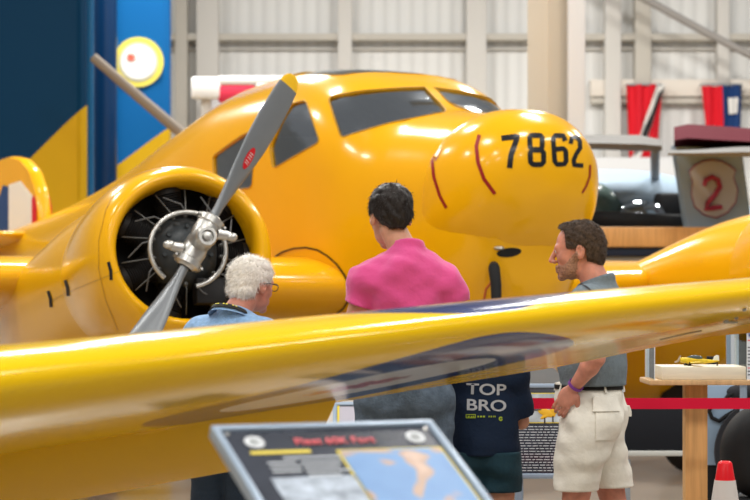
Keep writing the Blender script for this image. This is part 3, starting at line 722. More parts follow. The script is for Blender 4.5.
def person(name_label, cat, loc, face, H, J, skin=SKIN, head=(0,0,0), hs=1.0, bulk=1.0, hand_pose=None, fine_hands=False, belly=0, shin_only=False):
    """body standing at loc, facing the angle face (0 = +Y, away from the camera). J: joints in body space (x right, y forward)."""
    root = thing('person', loc, face, name_label, cat)
    g = Field(axis_pts(-.42,.42,.004,.011,[(-.11+J['head'][0],.11+J['head'][0])]+J.get('fx', [])),
              axis_pts(-.30,.42,.004,.011,[(-.13+J['head'][1],.14+J['head'][1])]+J.get('fy', [])),
              axis_pts(-.02,H+.03,.004,.013,[(J['head'][2]-.16, H+.03)]+J.get('fz', [])))
    B = bulk
    hip = np.array(J['pelvis']); ch = np.array(J['chest'])
    wa = (hip*.5+ch*.5)
    g.ell(hip, (.155*B,.105*B,.12), .03); g.ell(wa, (.135*B+belly*.4,.10*B+belly*.5,.15), .05); g.ell(ch, (.155*B,.108*B,.17), .05)
    g.ell(ch+[0,-.01,.10], (.165*B,.09*B,.085), .05)
    for s in ('L', 'R'):
        sh, el, wr = [np.array(J[q+s]) for q in ('shoulder', 'elbow', 'wrist')]
        g.ell(sh, (.055*B,.055*B,.058), .04); g.cone(ch+[0,0,.12], sh+[0,0,.01], .06, .05, .04)
        g.cone(sh, el, .048*B, .037*B, .02); m_ = el+(wr-el)*.3; g.cone(el, m_, .037*B, .039*B, .015); g.cone(m_, wr, .039*B, .025, .015)
        kn, an = np.array(J['knee'+s]), np.array(J['ankle'+s]); hp = np.array(J['hip'+s])
        g.cone(hp, kn, .085*B, .053*B, .03); c_ = kn+(an-kn)*.3+[0,-.015,0]; g.cone(kn, c_, .052*B, .054*B, .02); g.cone(c_, an, .054*B, .034, .02)
        toe = an+np.array(J.get('toe'+s, (0,.17,-.05))); g.cone(an+[0,-.03,-.04], toe+[0,-.02,0], .034, .03, .02)
        # hand
        hd = hand_pose[s] if hand_pose and s in hand_pose else None
        d = np.array(hd['dir']) if hd else (wr-el); d = d/np.linalg.norm(d)
        nrm = np.array(hd['palm'] if hd else (1 if s == 'L' else -1, 0, 0)); nrm = nrm-d*(nrm@d); nrm /= np.linalg.norm(nrm); wd = np.cross(d, nrm)*(1 if s == 'L' else -1)
        pc = wr+d*.05
        g.ell(pc, (.040,.017,.052), .01, R=np.array([wd, nrm, d]).T.tolist())
        curl = hd['curl'] if hd else .5
        for fi, (ox, L) in enumerate(((.028,.068),(.010,.078),(-.009,.073),(-.027,.058))):
            p = wr+d*.088+wd*ox; dd = d; r = .0092-.0006*fi
            for seg in range(3):
                a = curl*(.4+.45*seg); q = p+(dd*math.cos(a*.8)+nrm*math.sin(a*.8))*L*(.45,.31,.26)[seg]
                dd = (q-p)/np.linalg.norm(q-p); g.cone(p, q, r, r*.93, .004); p = q; r *= .93
        p = wr+d*.03+wd*.032; q = p+d*.03+wd*.026+nrm*.012; g.cone(p, q, .014, .011, .008); g.cone(q, q+d*.032+wd*.004+nrm*.012, .011, .009, .004)
    # head
    HC = np.array(J['head']); RM = rotm(*head)
    def hp_(p): return HC+RM@(np.array(p)*hs)
    Rl = RM.tolist()
    nb = ch+np.array([0,-.015,.17]); g.cone(nb, hp_((0,-.03,-.055)), .062, .056, .025)
    head_prims(g, hp_, RM, hs)
    V, Q = g.mesh(); body = mesh_obj('body', V, Q, skin, root)
    for s in (-1, 1):
        b = MB(); c0 = Vector(hp_((s*.031,.0835,.008))); RR_ = Matrix(Rl)
        M = root.matrix_basis
        b.ell(M@c0, [.0105*hs]*3, nu=16, nv=10); e = b.obj('eye', EYEW, root)
        b = MB(); b.ell(M@(c0+RR_@Vector((0,.0085*hs,0))), [.0045*hs]*3, nu=12, nv=8); b.obj('iris', EYEI, e)
    return root, hp_, RM, J
def cloth_field(x=(-.45,.45), y=(-.32,.4), z=(0,2), st=.008):
    return Field(np.arange(x[0], x[1], st), np.arange(y[0], y[1], st), np.arange(z[0], z[1], st))
def shirt(root, J, m, hem, B=1.0, belly=0, sleeve=.75, collar=.0, infl=.014, seed=1, wr=.004, wf=22, st=.007, loose=.0, name='shirt', sleeves=None):
    hip = np.array(J['pelvis']); ch = np.array(J['chest']); wa = (hip*.5+ch*.5)
    g = cloth_field(z=(hem-.08, ch[2]+.35), st=st); i = infl
    g.ell(hip, (.155*B+i+loose,.108*B+i+loose+belly*.3,.13), .03); g.ell(wa, (.138*B+i+loose+belly*.4,.103*B+i+belly*.5+loose,.16), .06); g.ell(ch, (.158*B+i,.112*B+i,.17+i), .05)
    g.ell(ch+[0,-.01,.10], (.168*B+i,.094*B+i,.088+i*.6), .05)
    g.cone(hip+[0,0,-.14], hip, .13*B+i*.3+loose, .12*B, .05)
    for s in ('L', 'R'):
        sh, el, wr_ = [np.array(J[q+s]) for q in ('shoulder', 'elbow', 'wrist')]
        g.ell(sh, (.058*B+i,.058*B+i,.060+i*.5), .04); g.cone(ch+[0,0,.12], sh+[0,0,.01], .06+i, .052+i*.5, .04)
        sv = (sleeves or {}).get(s, sleeve)
        if sv <= 1: e = sh+(el-sh)*(sv+.3); g.cone(sh, e, .050*B+i*1.2, .047*B+i*1.5, .02); 
        else: g.cone(sh, el, .05*B+i, .042*B+i, .02); g.cone(el, wr_, .042*B+i, .030+i*.6, .02)
    sh0 = ch+[0,0,.17]; g.cone(sh0-[0,0,.08], sh0+np.array([0,-.012,.045]), .088, .070, .03)
    for s in ('L','R'): g.cone(sh0-[0,0,.015], np.array(J['shoulder'+s])+[0,0,.018], .048, .038, .04)
    g.wrinkle(wr, wf, seed)
    for s in ('L', 'R'):   # end each sleeve square across the arm
        sv = (sleeves or {}).get(s, sleeve)
        if sv <= 1:
            sh, el = np.array(J['shoulder'+s]), np.array(J['elbow'+s]); d = (el-sh)/np.linalg.norm(el-sh); p = sh+(el-sh)*sv
            r = .09; sl = g.sl(np.minimum(p, p+d*.22)-r, np.maximum(p, p+d*.22)+r); X, Y, Z = g.pts(sl)
            side = 1 if s == 'R' else -1
            dd = ((X-p[0])*d[0]+(Y-p[1])*d[1]+(Z-p[2])*d[2]); rad = np.sqrt((X-p[0]-dd*d[0])**2+(Y-p[1]-dd*d[1])**2+(Z-p[2]-dd*d[2])**2)
            rem = np.minimum(dd, .085-rad)   # inside the removal zone when > 0
            g.F[sl] = np.maximum(g.F[sl], rem.astype(np.float32))
    g.cut((0,0,hem), (0,0,-1)); nk = sh0+np.array([0,0,.045+collar]); g.cut(nk, (0,.35,1))
    V, Q = g.mesh(); return mesh_obj(name, V, Q, m, root)
def trousers(root, J, m, waist, hem, B=1.0, belly=0, infl=.012, ease=.0, seed=2, wr=.005, wf=20, st=.008, name='trousers'):
    hip = np.array(J['pelvis']); g = cloth_field(z=(max(hem-.05,-.01), waist+.06), st=st); i = infl
    g.ell(hip, (.158*B+i+ease*.5,.112*B+i+belly*.3,.14), .03); g.cone(hip+[0,0,.02], hip+[0,0,.2], .12*B+i, .115*B+i, .04)
    for s in ('L', 'R'):
        hp, kn, an = [np.array(J[q+s]) for q in ('hip', 'knee', 'ankle')]
        g.ell(hp+[0,-.03,.0], (.09*B+i,.10*B+i,.11), .03)
        g.cone(hp, kn, .090*B+i+ease*.4, .062*B+i+ease, .012)
        if hem < kn[2]: g.cone(kn, an+[0,0,-.02], .062*B+i+ease, .055+i+ease, .02)
    g.wrinkle(wr, wf, seed); g.cut((0,0,hem), (0,0,-1)); g.cut((0,0,waist), (0,0,1))
    V, Q = g.mesh(); return mesh_obj(name, V, Q, m, root)
def shoe(root, J, s, m, sole):
    an = np.array(J['ankle'+s]); toe = an+np.array(J.get('toe'+s, (0,.17,-.05)))
    g = Field(np.arange(-.45,.45,.007), np.arange(-.4,.5,.007), np.arange(-.005,.2,.006))
    g.cone(an+[0,-.035,-.035], toe+[0,-.01,.005], .047, .042, .03); g.cone(an+[0,-.01,-.01], an+[0,-.01,.01], .046, .044, .02); g.cut((0,0,.022), (0,0,-1))
    V, Q = g.mesh(); o = mesh_obj('shoe', V, Q, m, root)
    g = Field(np.arange(-.45,.45,.007), np.arange(-.4,.5,.007), np.arange(-.006,.06,.004)); g.cone(an+[0,-.035,0], toe+[0,-.01,0], .052, .048, .0); 
    g.F = g.F*0+.2; a = an+[0,-.035,0]; a[2] = .012; b_ = toe+[0,-.01,0]; b_[2] = .012; g.cone(a, b_, .05, .046, 0); g.cut((0,0,.002), (0,0,-1)); g.cut((0,0,.024), (0,0,1))
    V, Q = g.mesh(); mesh_obj('sole', V, Q, sole, o)
def hair(root, hp_, RM, J, m, hs=1.0, thick=.012, nape=-.05, front=.05, side=.03, amp=.004, freq=90, seed=3, n_strand=2500, slen=.02, swid=.0011, top_extra=0, lift=.25, brow=.055):
    HC = np.array(J['head']); g = Field(np.arange(HC[0]-.14, HC[0]+.14, .0035), np.arange(HC[1]-.16, HC[1]+.16, .0035), np.arange(HC[2]-.16, HC[2]+.19, .0035), .01)
    Rl = RM.tolist(); t = thick
    g.ell(hp_((0,-.014,.037+top_extra*.5)), np.array((.077+t,.099+t,.084+t+top_extra))*hs, .01, R=Rl)
    g.ell(hp_((0,-.05,-.02)), np.array((.064+t*.6,.055+t,.07))*hs, .03, R=Rl)
    g.ell(hp_((0,.045,.085)), np.array((.05,.032,.03+top_extra))*hs, .02, R=Rl)
    g.wrinkle(amp, freq, seed)
    def hcut(p, n, k=.006): g.cut(hp_(p), RM@(np.array(n)/np.linalg.norm(n)), k)
    # face opening, sides and nape as one union of removed half-spaces
    X, Y, Z = np.meshgrid(*g.ax, indexing='ij', sparse=False); q = np.stack([X-HC[0], Y-HC[1], Z-HC[2]], -1)@RM/hs
    x, y, z = q[..., 0], q[..., 1], q[..., 2]
    keep_face = np.maximum(y-(front+.0), 0)  # placeholder to keep shapes clear
    rm1 = np.minimum((y-front)*1.0, (brow+.02*np.cos(x*30)-z))       # forehead and face in front of the ears
    rm2 = np.minimum(y-(side-.035), -(z+.012-.0))            # below the temples in front of the ear
    rm3 = np.minimum(np.minimum(y+.035, .012-z), np.abs(x)-.045)  # around the ears
    rm4 = np.where(y < .0, nape+1.1*np.maximum(0, np.abs(x)-.028), nape)-z; rm5 = y-.082
    rem = np.maximum(np.maximum(np.maximum(rm1, rm5), rm2), np.maximum(rm3, rm4)).astype(np.float32)
    g.F = np.maximum(g.F, rem)
    V, Q = g.mesh(); o = mesh_obj('hair', V, Q, m, root)
    # short strands rooted on the hair mass
    me = o.data; nv = len(me.vertices); r = np.random.default_rng(seed); b = MB(); Mi = root.matrix_basis
    pick = r.choice(nv, min(nv, n_strand), replace=False)
    ctr = hp_((0,-.014,.03))
    for i in pick:
        v = np.array(me.vertices[int(i)].co); nn = np.array(me.vertices[int(i)].normal)
        if (v-ctr)@nn < .02: continue
        dn = RM@np.array([(v-ctr)[0]*1.0, .25 if v[2] > ctr[2]+.05 else -.35, -1.0]); dn = dn-nn*(dn@nn); dn /= np.linalg.norm(dn)+1e-9
        dn = dn+r.normal(size=3)*.4; d = dn*(1-lift)+nn*lift; d /= np.linalg.norm(d); L = slen*r.uniform(.5, 1.2)
        sd_ = np.cross(d, nn); sd_ /= np.linalg.norm(sd_)+1e-9; w = swid; p0 = v-nn*.002; p1 = v+d*L*.5+nn*.001; p2 = v+d*L-nn*L*.15
        vs = [p0-sd_*w, p0+sd_*w, p1+sd_*w*.8, p1-sd_*w*.8, p2]
        b.add([Mi@Vector(q_) for q_ in vs], [(0,1,2,3), (3,2,4)])
    so = b.obj('hair_strands', m, o, smooth=False, recalc=False); return o
def joints(H, B=1.0, **kw):
    k = H/1.75
    J = dict(pelvis=(0,0,.97*k), chest=(0,.0,1.30*k), head=(0,.02,H-.118*min(1.04, k+.06)))
    for s, q in (('L',-1),('R',1)):
        J.update({'shoulder'+s: (q*.185*k*B,-.01,1.425*k), 'elbow'+s: (q*.245*k,-.03,1.13*k), 'wrist'+s: (q*.22*k,.14,.93*k),
                  'hip'+s: (q*.085*k,0,.92*k), 'knee'+s: (q*.10*k,.01,.50*k), 'ankle'+s: (q*.11*k,-.03,.085*k)})
    J.update(kw); return J
DENIM = mat('light_blue_denim', (.21,.36,.58), .85, var=.18, vscale=60, bump=.4, bscale=120, sheen=.2)
JEAN = mat('grey_blue_jeans', (.085,.115,.155), .9, var=.25, vscale=25, bump=.5, bscale=90)
PINK = mat('pink_cotton', (.62,.07,.25), .85, bump=1.0, bscale=13, sheen=.3)
NAVY = mat('navy_cotton', (.005,.014,.036), .85, bump=.4, bscale=60)
NAVYT = mat('dark_navy_cloth', (.012,.02,.032), .9, bump=.4, bscale=60)
TEAL = mat('dark_teal_shorts', (.010,.035,.05), .85, var=.2, bump=.5, bscale=30)
GREYT = mat('blue_grey_jersey', (.15,.185,.21), .9, var=.10, vscale=60, bump=.4, bscale=80)
CREAM = mat('cream_cotton', (.74,.71,.63), .9, var=.06, vscale=20, bump=.6, bscale=22)
HBLK = mat('near_black_hair', (.016,.011,.009), .45, var=.3, vscale=80)
HBRN = mat('greying_brown_hair', (.07,.045,.03), .55, var=.6, vscale=70)
HWHT = mat('white_hair', (.86,.83,.78), .6, var=.12, vscale=60)
SHOE = mat('dark_shoe', (.04,.035,.03), .6); SOLE = mat('pale_sole', (.5,.5,.48), .7)
def shoes(root, J): 
    for s in 'LR': shoe(root, J, s, SHOE, SOLE)
def on_surface_text(name, s, size, c, xdir, ydir, ray, o, m, parent, lift=.003, sx=1, fat=0):
    """lettering draped over a garment: laid out flat in front of it and dropped onto the cloth along ray"""
    M = root_of(parent).matrix_basis; dgv = [M@v.co for v in o.data.vertices]; bv = BVHTree.FromPolygons([tuple(v) for v in dgv], [tuple(p.vertices) for p in o.data.polygons])
    t = text(name, s, size, frame(c, xdir, ydir), m, parent, ext=0, sx=sx, fat=fat)
    Mi = M.inverted(); ray = Vector(ray).normalized()
    for v in t.data.vertices:
        w = M@v.co; h = bv.ray_cast(w-ray*.6, ray)
        if h[0] is not None: v.co = Mi@(h[0]-ray*lift)
    return t
# ---- man in the pink T-shirt, seen from behind
J = joints(1.905, pelvis=(0,0,1.03), chest=(.005,.01,1.425), head=(-.055,.075,1.760), shoulderL=(-.155,0,1.492), shoulderR=(.158,0,1.492), elbowL=(-.235,.03,1.25), elbowR=(.245,.03,1.25), wristL=(-.17,.27,1.17), wristR=(.17,.27,1.17), hipL=(-.10,0,.99), hipR=(.10,0,.99))
r, hp_, RM, J = person('man with short black hair in a pink T-shirt and jeans seen from behind', 'person', (.125,9.3,0), math.radians(4), 1.905, J, head=(math.radians(14),-.16,0), hs=1.05, bulk=1.06)
sh_ = shirt(r, J, PINK, 1.05, B=1.03, sleeve=.44, infl=.021, seed=4, wr=.014, wf=19, loose=.003, collar=.004, st=.0065)
trousers(r, J, JEAN, 1.12, .06, B=1.12, ease=.012, seed=5); shoes(r, J)
hair(r, hp_, RM, J, HBLK, hs=1.05, thick=.012, nape=-.062, amp=.004, freq=70, seed=8, n_strand=3500, slen=.022, top_extra=.006, lift=.12)
b = MB(); M = r.matrix_basis; b.tube([M@Vector((J['chest'][0]+.078*math.cos(q), J['chest'][1]-.018+.072*math.sin(q), J['chest'][2]+.205+.02*math.sin(-q))) for q in [2*PI*k/32 for k in range(33)]], .006, 8, cap=False)
# ---- old man with white hair, denim shirt and lanyard
J = joints(1.60, pelvis=(0,0,.90), chest=(0,.03,1.15), head=(.038,.115,1.470), shoulderL=(-.17,.02,1.25), shoulderR=(.16,.02,1.25), elbowL=(-.25,.0,1.02), elbowR=(.25,0,1.02), wristL=(-.14,.2,.95), wristR=(.14,.2,.95))
r, hp_, RM, J = person('elderly man with white hair, glasses, light blue denim shirt and black lanyard', 'person', (-.635,9.6,0), math.radians(-30), 1.60, J, skin=SKINR, head=(math.radians(-12),-.12,0), hs=1.0, bulk=1.04)
osh = shirt(r, J, DENIM, .88, B=1.06, sleeve=2, infl=.016, seed=6, wr=.0045, belly=.03)
trousers(r, J, NAVYT, .94, .05, B=1.1, ease=.02, seed=7); shoes(r, J)
hair(r, hp_, RM, J, HWHT, thick=.010, nape=-.085, amp=.004, freq=60, seed=11, n_strand=9000, slen=.024, lift=.34, top_extra=.0, swid=.0009)
M = r.matrix_basis
def ring_on_neck(rx, ry, dz, tilt, c=None, n=40):
    ch = np.array(J['chest'])
    return [M@Vector((ch[0]+rx*math.cos(q), ch[1]-.02+ry*math.sin(q)*1.0+.0, ch[2]+dz-tilt*math.sin(q))) for q in [2*PI*k/n for k in range(n+1)]]
b = MB(); P = ring_on_neck(.074,.076,.205,.035); Q = ring_on_neck(.098,.10,.178,.04); b.loft([P, Q], cap=False, closed=False); Q2 = ring_on_neck(.104,.106,.176,.04); b.loft([Q, Q2], cap=False, closed=False)
b.loft([ring_on_neck(.070,.072,.205,.035), P], cap=False, closed=False); b.obj('collar', DENIM, osh)
b = MB(); P = ring_on_neck(.082,.084,.2035,.037); Q = ring_on_neck(.096,.098,.188,.040); b.loft([[p+Vector((0,0,.004)) for p in P], [p+Vector((0,0,.003)) for p in Q], Q, P], cap=False, closed=False)
lan = b.obj('lanyard', mat('black_lanyard', (.015,.015,.012), .6), r)
b = MB()
for k in range(26, 37, 1):
    if k % 3: 
        a0, a1 = P[k], P[k+1]; c0, c1 = Q[k], Q[k+1]; b.quad(a0*.7+c0*.3+Vector((0,0,.008)), a0*.35+a1*.65*1+Vector((0,0,.008))-(a0-c0)*.3, (a1*.35+c1*.65)*.6+(a0*.35+c0*.65)*.4+Vector((0,0,.008)), a0*.35+c0*.65+Vector((0,0,.008)))
b.obj('lanyard_print', mat('yellow_print', (.7,.6,.05), .5), lan)
b = MB()   # glasses
for s in (-1, 1):
    c = [M@Vector(hp_((s*.031+.022*math.cos(q), .112, .004+.017*math.sin(q)))) for q in [2*PI*k/20 for k in range(21)]]
    b.tube(c, .0018, 6, cap=False)
    b.tube([M@Vector(hp_(p)) for p in ((s*.053,.110,.008),(s*.073,.09,.010),(s*.083,.02,.012),(s*.084,-.01,.006))], .0022, 6)
b.tube([M@Vector(hp_(p)) for p in ((-.01,.113,.008),(0,.117,.011),(.01,.113,.008))], .0018, 6); b.obj('glasses', mat('dark_spectacle_frame', (.03,.02,.015), .3), r)
# ---- man in the blue-grey T-shirt, in profile to the left
J = joints(1.735, pelvis=(0,0,.965), chest=(0,-.02,1.285), head=(0,.055,1.615), shoulderL=(-.175,-.02,1.395), shoulderR=(.175,.0,1.395), elbowL=(-.262,-.07,1.17), elbowR=(.235,-.02,1.15), wristL=(-.195,.035,1.045), wristR=(.19,.06,1.04),
           hipL=(-.085,0,.915), hipR=(.085,0,.915), kneeL=(-.11,.055,.50), kneeR=(.12,-.085,.50), ankleL=(-.11,.05,.085), ankleR=(.13,-.13,.085), fz=[(.86,1.06)], fx=[(-.30,-.12)], fy=[(-.02,.18)])
r, hp_, RM, J = person('bearded man in a blue-grey T-shirt and cream shorts, hand on hip', 'person', (.918,9.3,0), math.radians(74), 1.735, J, skin=SKINR, head=(math.radians(8),-.10,0), hs=1.03, bulk=1.0,
    hand_pose={'L': dict(dir=(.02,.55,-.8), palm=(.9,0,.1), curl=1.1)})
gs = shirt(r, J, GREYT, 1.045, B=1.06, sleeve=.70, infl=.014, seed=9, wr=.0055, wf=18, belly=.02, loose=.012)
gt = trousers(r, J, CREAM, 1.058, .605, B=1.03, ease=.020, infl=.014, seed=10, wr=.014, wf=15, st=.006, name='shorts'); shoes(r, J)
hair(r, hp_, RM, J, HBRN, hs=1.03, thick=.005, nape=-.075, amp=.0035, freq=70, seed=13, n_strand=9000, slen=.013, lift=.3, top_extra=.002, front=.045, brow=.088)
M = r.matrix_basis
gb = BVHTree.FromPolygons([tuple(M@v.co) for v in gt.data.vertices], [tuple(p.vertices) for p in gt.data.polygons])
def wrap(z, a, o=.003):   # point on the shorts at height z, angle a about the body's axis
    c = M@Vector((0,0,z)); d = (M.to_3x3()@Vector((math.cos(a), math.sin(a), 0))); h = gb.ray_cast(c+d*.6, -d); return (h[0] if h[0] is not None else c+d*.15)+d*o
b = MB(); n = 60
b.loft([[wrap(1.03, 2*PI*k/n, .002) for k in range(n)], [wrap(1.03, 2*PI*k/n, .007) for k in range(n)], [wrap(1.048, 2*PI*k/n, .009) for k in range(n)], [wrap(1.048, 2*PI*k/n, .002) for k in range(n)]], cap=False); b.obj('belt', mat('dark_leather', (.02,.017,.015), .5), gt)
def patch(a0, a1, z0, z1, o=.006, skew=0, n=8, name='pocket_flap', mt=CREAM, thick=.0):
    b = MB(); g = []
    for lay in (o, -.002):
        g.append([[wrap(z0+(z1-z0)*j/n+skew*i/n, a0+(a1-a0)*i/n, lay) for i in range(n+1)] for j in range(n+1)])
    for lay in range(2):
        base = len(b.v)
        for row in g[lay]: b.v += row
        for j in range(n):
            for i in range(n): q = base+j*(n+1)+i; b.f.append((q, q+1, q+n+2, q+n+1)); b.mi.append(0)
    m_ = (n+1)*(n+1); ed = [i for i in range(n)]+[(n)+(n+1)*j for j in range(n)]+[(n+1)*n+i for i in range(n, 0, -1)]+[(n+1)*j for j in range(n, 0, -1)]
    for p, q in zip(ed, ed[1:]+ed[:1]): b.f.append((p, q, q+m_, p+m_)); b.mi.append(0)
    return b.obj(name, mt, gt)
A = math.radians
patch(A(193), A(234), 1.005, .945, .014); patch(A(196), A(231), .955, .825, .007, name='back_pocket')
patch(A(298), A(330), .955, .91, .012)
for a in (170, 215, 262, 310, 20, 80, 125): 
    b = MB(); b.loft([[wrap(z, A(a)+w, .012) for w in (-.03, .03)]+[wrap(z, A(a)+w, .006) for w in (.03, -.03)] for z in (1.055, 1.04, 1.02)]); b.obj('belt_loop', CREAM, gt)
b = MB(); wr_ = np.array(J['wristL']); dd = wr_-np.array(J['elbowL']); dd = dd/np.linalg.norm(dd); c = M@Vector(wr_-dd*.012); ax = M.to_3x3()@Vector(dd); b.lathe(c-ax*.006, ax, [(0,.030),(0,.034),(.012,.034),(.012,.030),(0,.030)], 28); b.obj('wristband', mat('purple_wristband', (.20,.05,.28), .5), r)
b = MB(); b.tube([gs_p for gs_p in [M@Vector(p) for p in ((-.235,-.01,1.445),(-.245,.0,1.42),(-.25,.005,1.38))]], .004, 6)
sb = BVHTree.FromPolygons([tuple(M@v.co) for v in gs.data.vertices], [tuple(p.vertices) for p in gs.data.polygons])
ribbon([(578,283.5),(583,285),(588,288.5),(592,292)], 1.7, sb, .003).obj('black_piping', mat('black_piping', (.02,.02,.025), .6), gs)
# beard shadow: a thin shell of stubble on the jaw
g = Field(np.arange(J['head'][0]-.1, J['head'][0]+.1, .0035), np.arange(J['head'][1]-.05, J['head'][1]+.17, .0035), np.arange(J['head'][2]-.16, J['head'][2]+.05, .0035), .01)
Rl = RM.tolist(); H_ = lambda p: hp_(p)
head_prims(g, hp_, RM, 1.03, .0016)
X, Y, Z = np.meshgrid(*g.ax, indexing='ij'); q = np.stack([X-J['head'][0], Y-J['head'][1], Z-J['head'][2]], -1)@RM/1.03
y_, z_ = q[...,1], q[...,2]; lim = np.where(y_ > .06, -.050, -.050+.9*(.06-y_)); lim = np.minimum(lim, .0)
g.F = np.maximum(g.F, np.maximum(z_-lim, np.maximum(-.002-y_, -.115-z_)).astype(np.float32)); g.wrinkle(.0015, 200, 3)
V, Q = g.mesh(); mesh_obj('beard', V, Q, mat('stubble', (.34,.185,.125), .7, var=.4, vscale=150), r)
# ---- boy in the navy T-shirt, his head behind the wing
J = joints(1.37, pelvis=(0,0,.76), chest=(0,.01,.985), head=(-.01,.10,1.215), shoulderL=(-.14,0,1.08), shoulderR=(.14,0,1.08), elbowL=(-.17,.05,.87), elbowR=(.165,.06,.875), wristL=(-.10,.22,.95), wristR=(.06,.22,.97), hipL=(-.08,0,.72), hipR=(.08,0,.72))
r, hp_, RM, J = person('boy in a navy T-shirt printed TOP BRO and dark shorts, back turned', 'person', (.468,9.5,0), math.radians(-6), 1.34, J, head=(.1,-.45,0), hs=.95, bulk=.86)
bs_ = shirt(r, J, NAVY, .735, B=.86, sleeve=.85, infl=.014, seed=12, wr=.008, wf=15, loose=.018)
bt_ = trousers(r, J, TEAL, .752, .575, B=.79, ease=.022, infl=.014, seed=14, wr=.007, name='shorts'); shoes(r, J)
hair(r, hp_, RM, J, HBRN, hs=.95, thick=.012, seed=17, n_strand=1500)
LW = mat('white_print', (.40,.41,.43), .7); LY = mat('lime_print', (.30,.38,.03), .7)
xd = Vector((1,-.12,0)).normalized()
def pp(px, py): return at(px, py, 9.3)
for s, y, sz in (('TOP', 391, .066), ('BRO', 407, .066)):
    on_surface_text('shirt_lettering', s, sz, pp(487.5, y), Vector((1,-.1,-.03)), (0,0,1), (0,1,0), bs_, LW, bs_, sx=1.35, fat=.0012)
Mb = r.matrix_basis; bvb_ = BVHTree.FromPolygons([tuple(Mb@v.co) for v in bs_.data.vertices], [tuple(p.vertices) for p in bs_.data.polygons])
ribbon([(466.5,414.5),(475.5,414.5),(475.5,417.8),(466.5,417.8)], .8, bvb_, .003, closed=True, step=1).obj('small_print', LY, bs_)
b = MB()
for x0, x1 in ((468,470),(471,472.5),(473,474.5),(477.5,479),(480,482),(482.8,485),(488.5,489.5),(490.5,491.8),(492.8,493.6),(494.4,495.4)):
    q_ = ribbon([(x0, 416.6),(x1, 416.6)], 1.7, bvb_, .0035, step=1); b.add(q_.v, q_.f)
b.obj('small_print', LY, bs_, smooth=False)
ribbon(arc(500.5, 418.8, 1.3, 1.6, 0, 340, 10), 1.5, bvb_, .003, step=1).obj('small_mark', LY, bs_)
# ================= signs, pedestal, barrier
FRM = mat('blue_grey_frame', (.30,.38,.48), .35, metal=.2)
SGN = mat('sign_dark_panel', (.035,.04,.055), .22, var=.3, vscale=6, coat=.6)
PAPER = mat('white_sheet', (.72,.75,.8), .6); INK = mat('ink', (.03,.03,.035), .7); REDT = mat('red_lettering', (.85,.16,.18), .5)
YB = mat('yellow_border', (.75,.6,.08), .5)
def photo_mat(name, stops, scale=3, dist=2, seed=0):
    m, t, b = new_mat(name); tc = t.nodes.new('ShaderNodeTexCoord'); n = t.nodes.new('ShaderNodeTexNoise'); n.inputs['Scale'].default_value = scale; n.inputs['Detail'].default_value = 2; n.inputs['Distortion'].default_value = dist
    mp = t.nodes.new('ShaderNodeMapping'); mp.inputs['Location'].default_value = (seed, seed*.7, 0); t.links.new(tc.outputs['Object'], mp.inputs[0]); t.links.new(mp.outputs[0], n.inputs['Vector'])
    r = t.nodes.new('ShaderNodeValToRGB'); r.color_ramp.interpolation = 'EASE'
    for i, (p, c) in enumerate(stops):
        e = r.color_ramp.elements[i] if i < 2 else r.color_ramp.elements.new(p); e.position = p; e.color = (*c, 1)
    t.links.new(n.outputs['Fac'], r.inputs['Fac']); t.links.new(r.outputs['Color'], b.inputs['Base Color']); b.inputs['Roughness'].default_value = .4; return m
def board(parent, O, x, y, w, h, th=.02, m=SGN, name='sign_panel', u0=0, v0=0, lift=0):
    """flat panel: O bottom-left corner of the sign, x along, y up the face"""
    x = Vector(x).normalized(); y = Vector(y).normalized(); n = x.cross(y); b = MB(); p = O+x*u0+y*v0+n*lift
    vs = [p, p+x*w, p+x*w+y*h, p+y*h]; b.add(vs+[v-n*th for v in vs], [(0,1,2,3),(7,6,5,4),(0,4,5,1),(1,5,6,2),(2,6,7,3),(3,7,4,0)]); return b.obj(name, m, parent, smooth=False)
def edge_frame(parent, O, x, y, w, h, r, m=FRM):
    x = Vector(x).normalized(); y = Vector(y).normalized(); n = x.cross(y); R = Matrix((x, y, n)).transposed(); b = MB()
    for cu, cv, su, sv in ((w/2,0,w+2*r,2*r),(w/2,h,w+2*r,2*r),(0,h/2,2*r,h),(w,h/2,2*r,h)): b.box(O+x*cu+y*cv-n*.008, (su,sv,.034), R, .004)
    return b.obj('sign_frame', m, parent)
# foreground lectern sign
A = at(215, 430, 5.0); Bc = at(429, 424, 5.0*1.045)
x = (Bc-A).normalized(); w = (Bc-A).length
# the sheet leans towards its readers, who stand to the right of the camera
dn = None; best = 9
for k in range(-40, 90, 2):
    for q in range(5, 80, 2):
        d = Vector((math.cos(A_:=math.radians(k))*math.cos(q_:=math.radians(q)), -math.sin(A_)*math.cos(q_), -math.sin(q_))); 
        if abs(d.dot(x)) > .03: continue
        L = .5; p = A+d*L; p2 = Bc+d*L; px, py = proj(p); p3 = proj(p2)
        s1 = (px-214)/(py-427); s2 = (p3[0]-430)/(p3[1]-421)
        if py < 427: continue
        e = abs(s1-46/73)+abs(s2-55/79)
        if e < best: best = e; dn = d
print('SIGN', best, dn, w)
hgt = .43; O = A+dn*hgt; y = -dn
s1 = thing('info_sign', (A.x+.2, A.y+.1, 0), math.atan2(x.y, x.x), 'slanted dark information board titled Fleet 60K Fort in a pale metal frame', 'sign')
board(s1, O, x, y, w, hgt, .014); edge_frame(s1, O, x, y, w, hgt, .009)
n_ = x.cross(y)
if n_.z < 0: print('SIGN NORMAL DOWN')
M = frame(O+x*w*.50+y*(hgt-.064)+n_*.003, x, y); text('title', 'Fleet 60K Fort', .036, M, REDT, s1, sx=.94)
def disc(parent, u, v, r, m, O=O, x=x, y=y, name='emblem', lab=None):
    n = x.cross(y); b = MB(); b.lathe(O+x*u+y*v+n*.001, n, [(0,r),(.002,r),(.002,.001)], 32, up=tuple(y)); o = b.obj(name, m, parent)
    if lab: o['label'] = lab
    return o
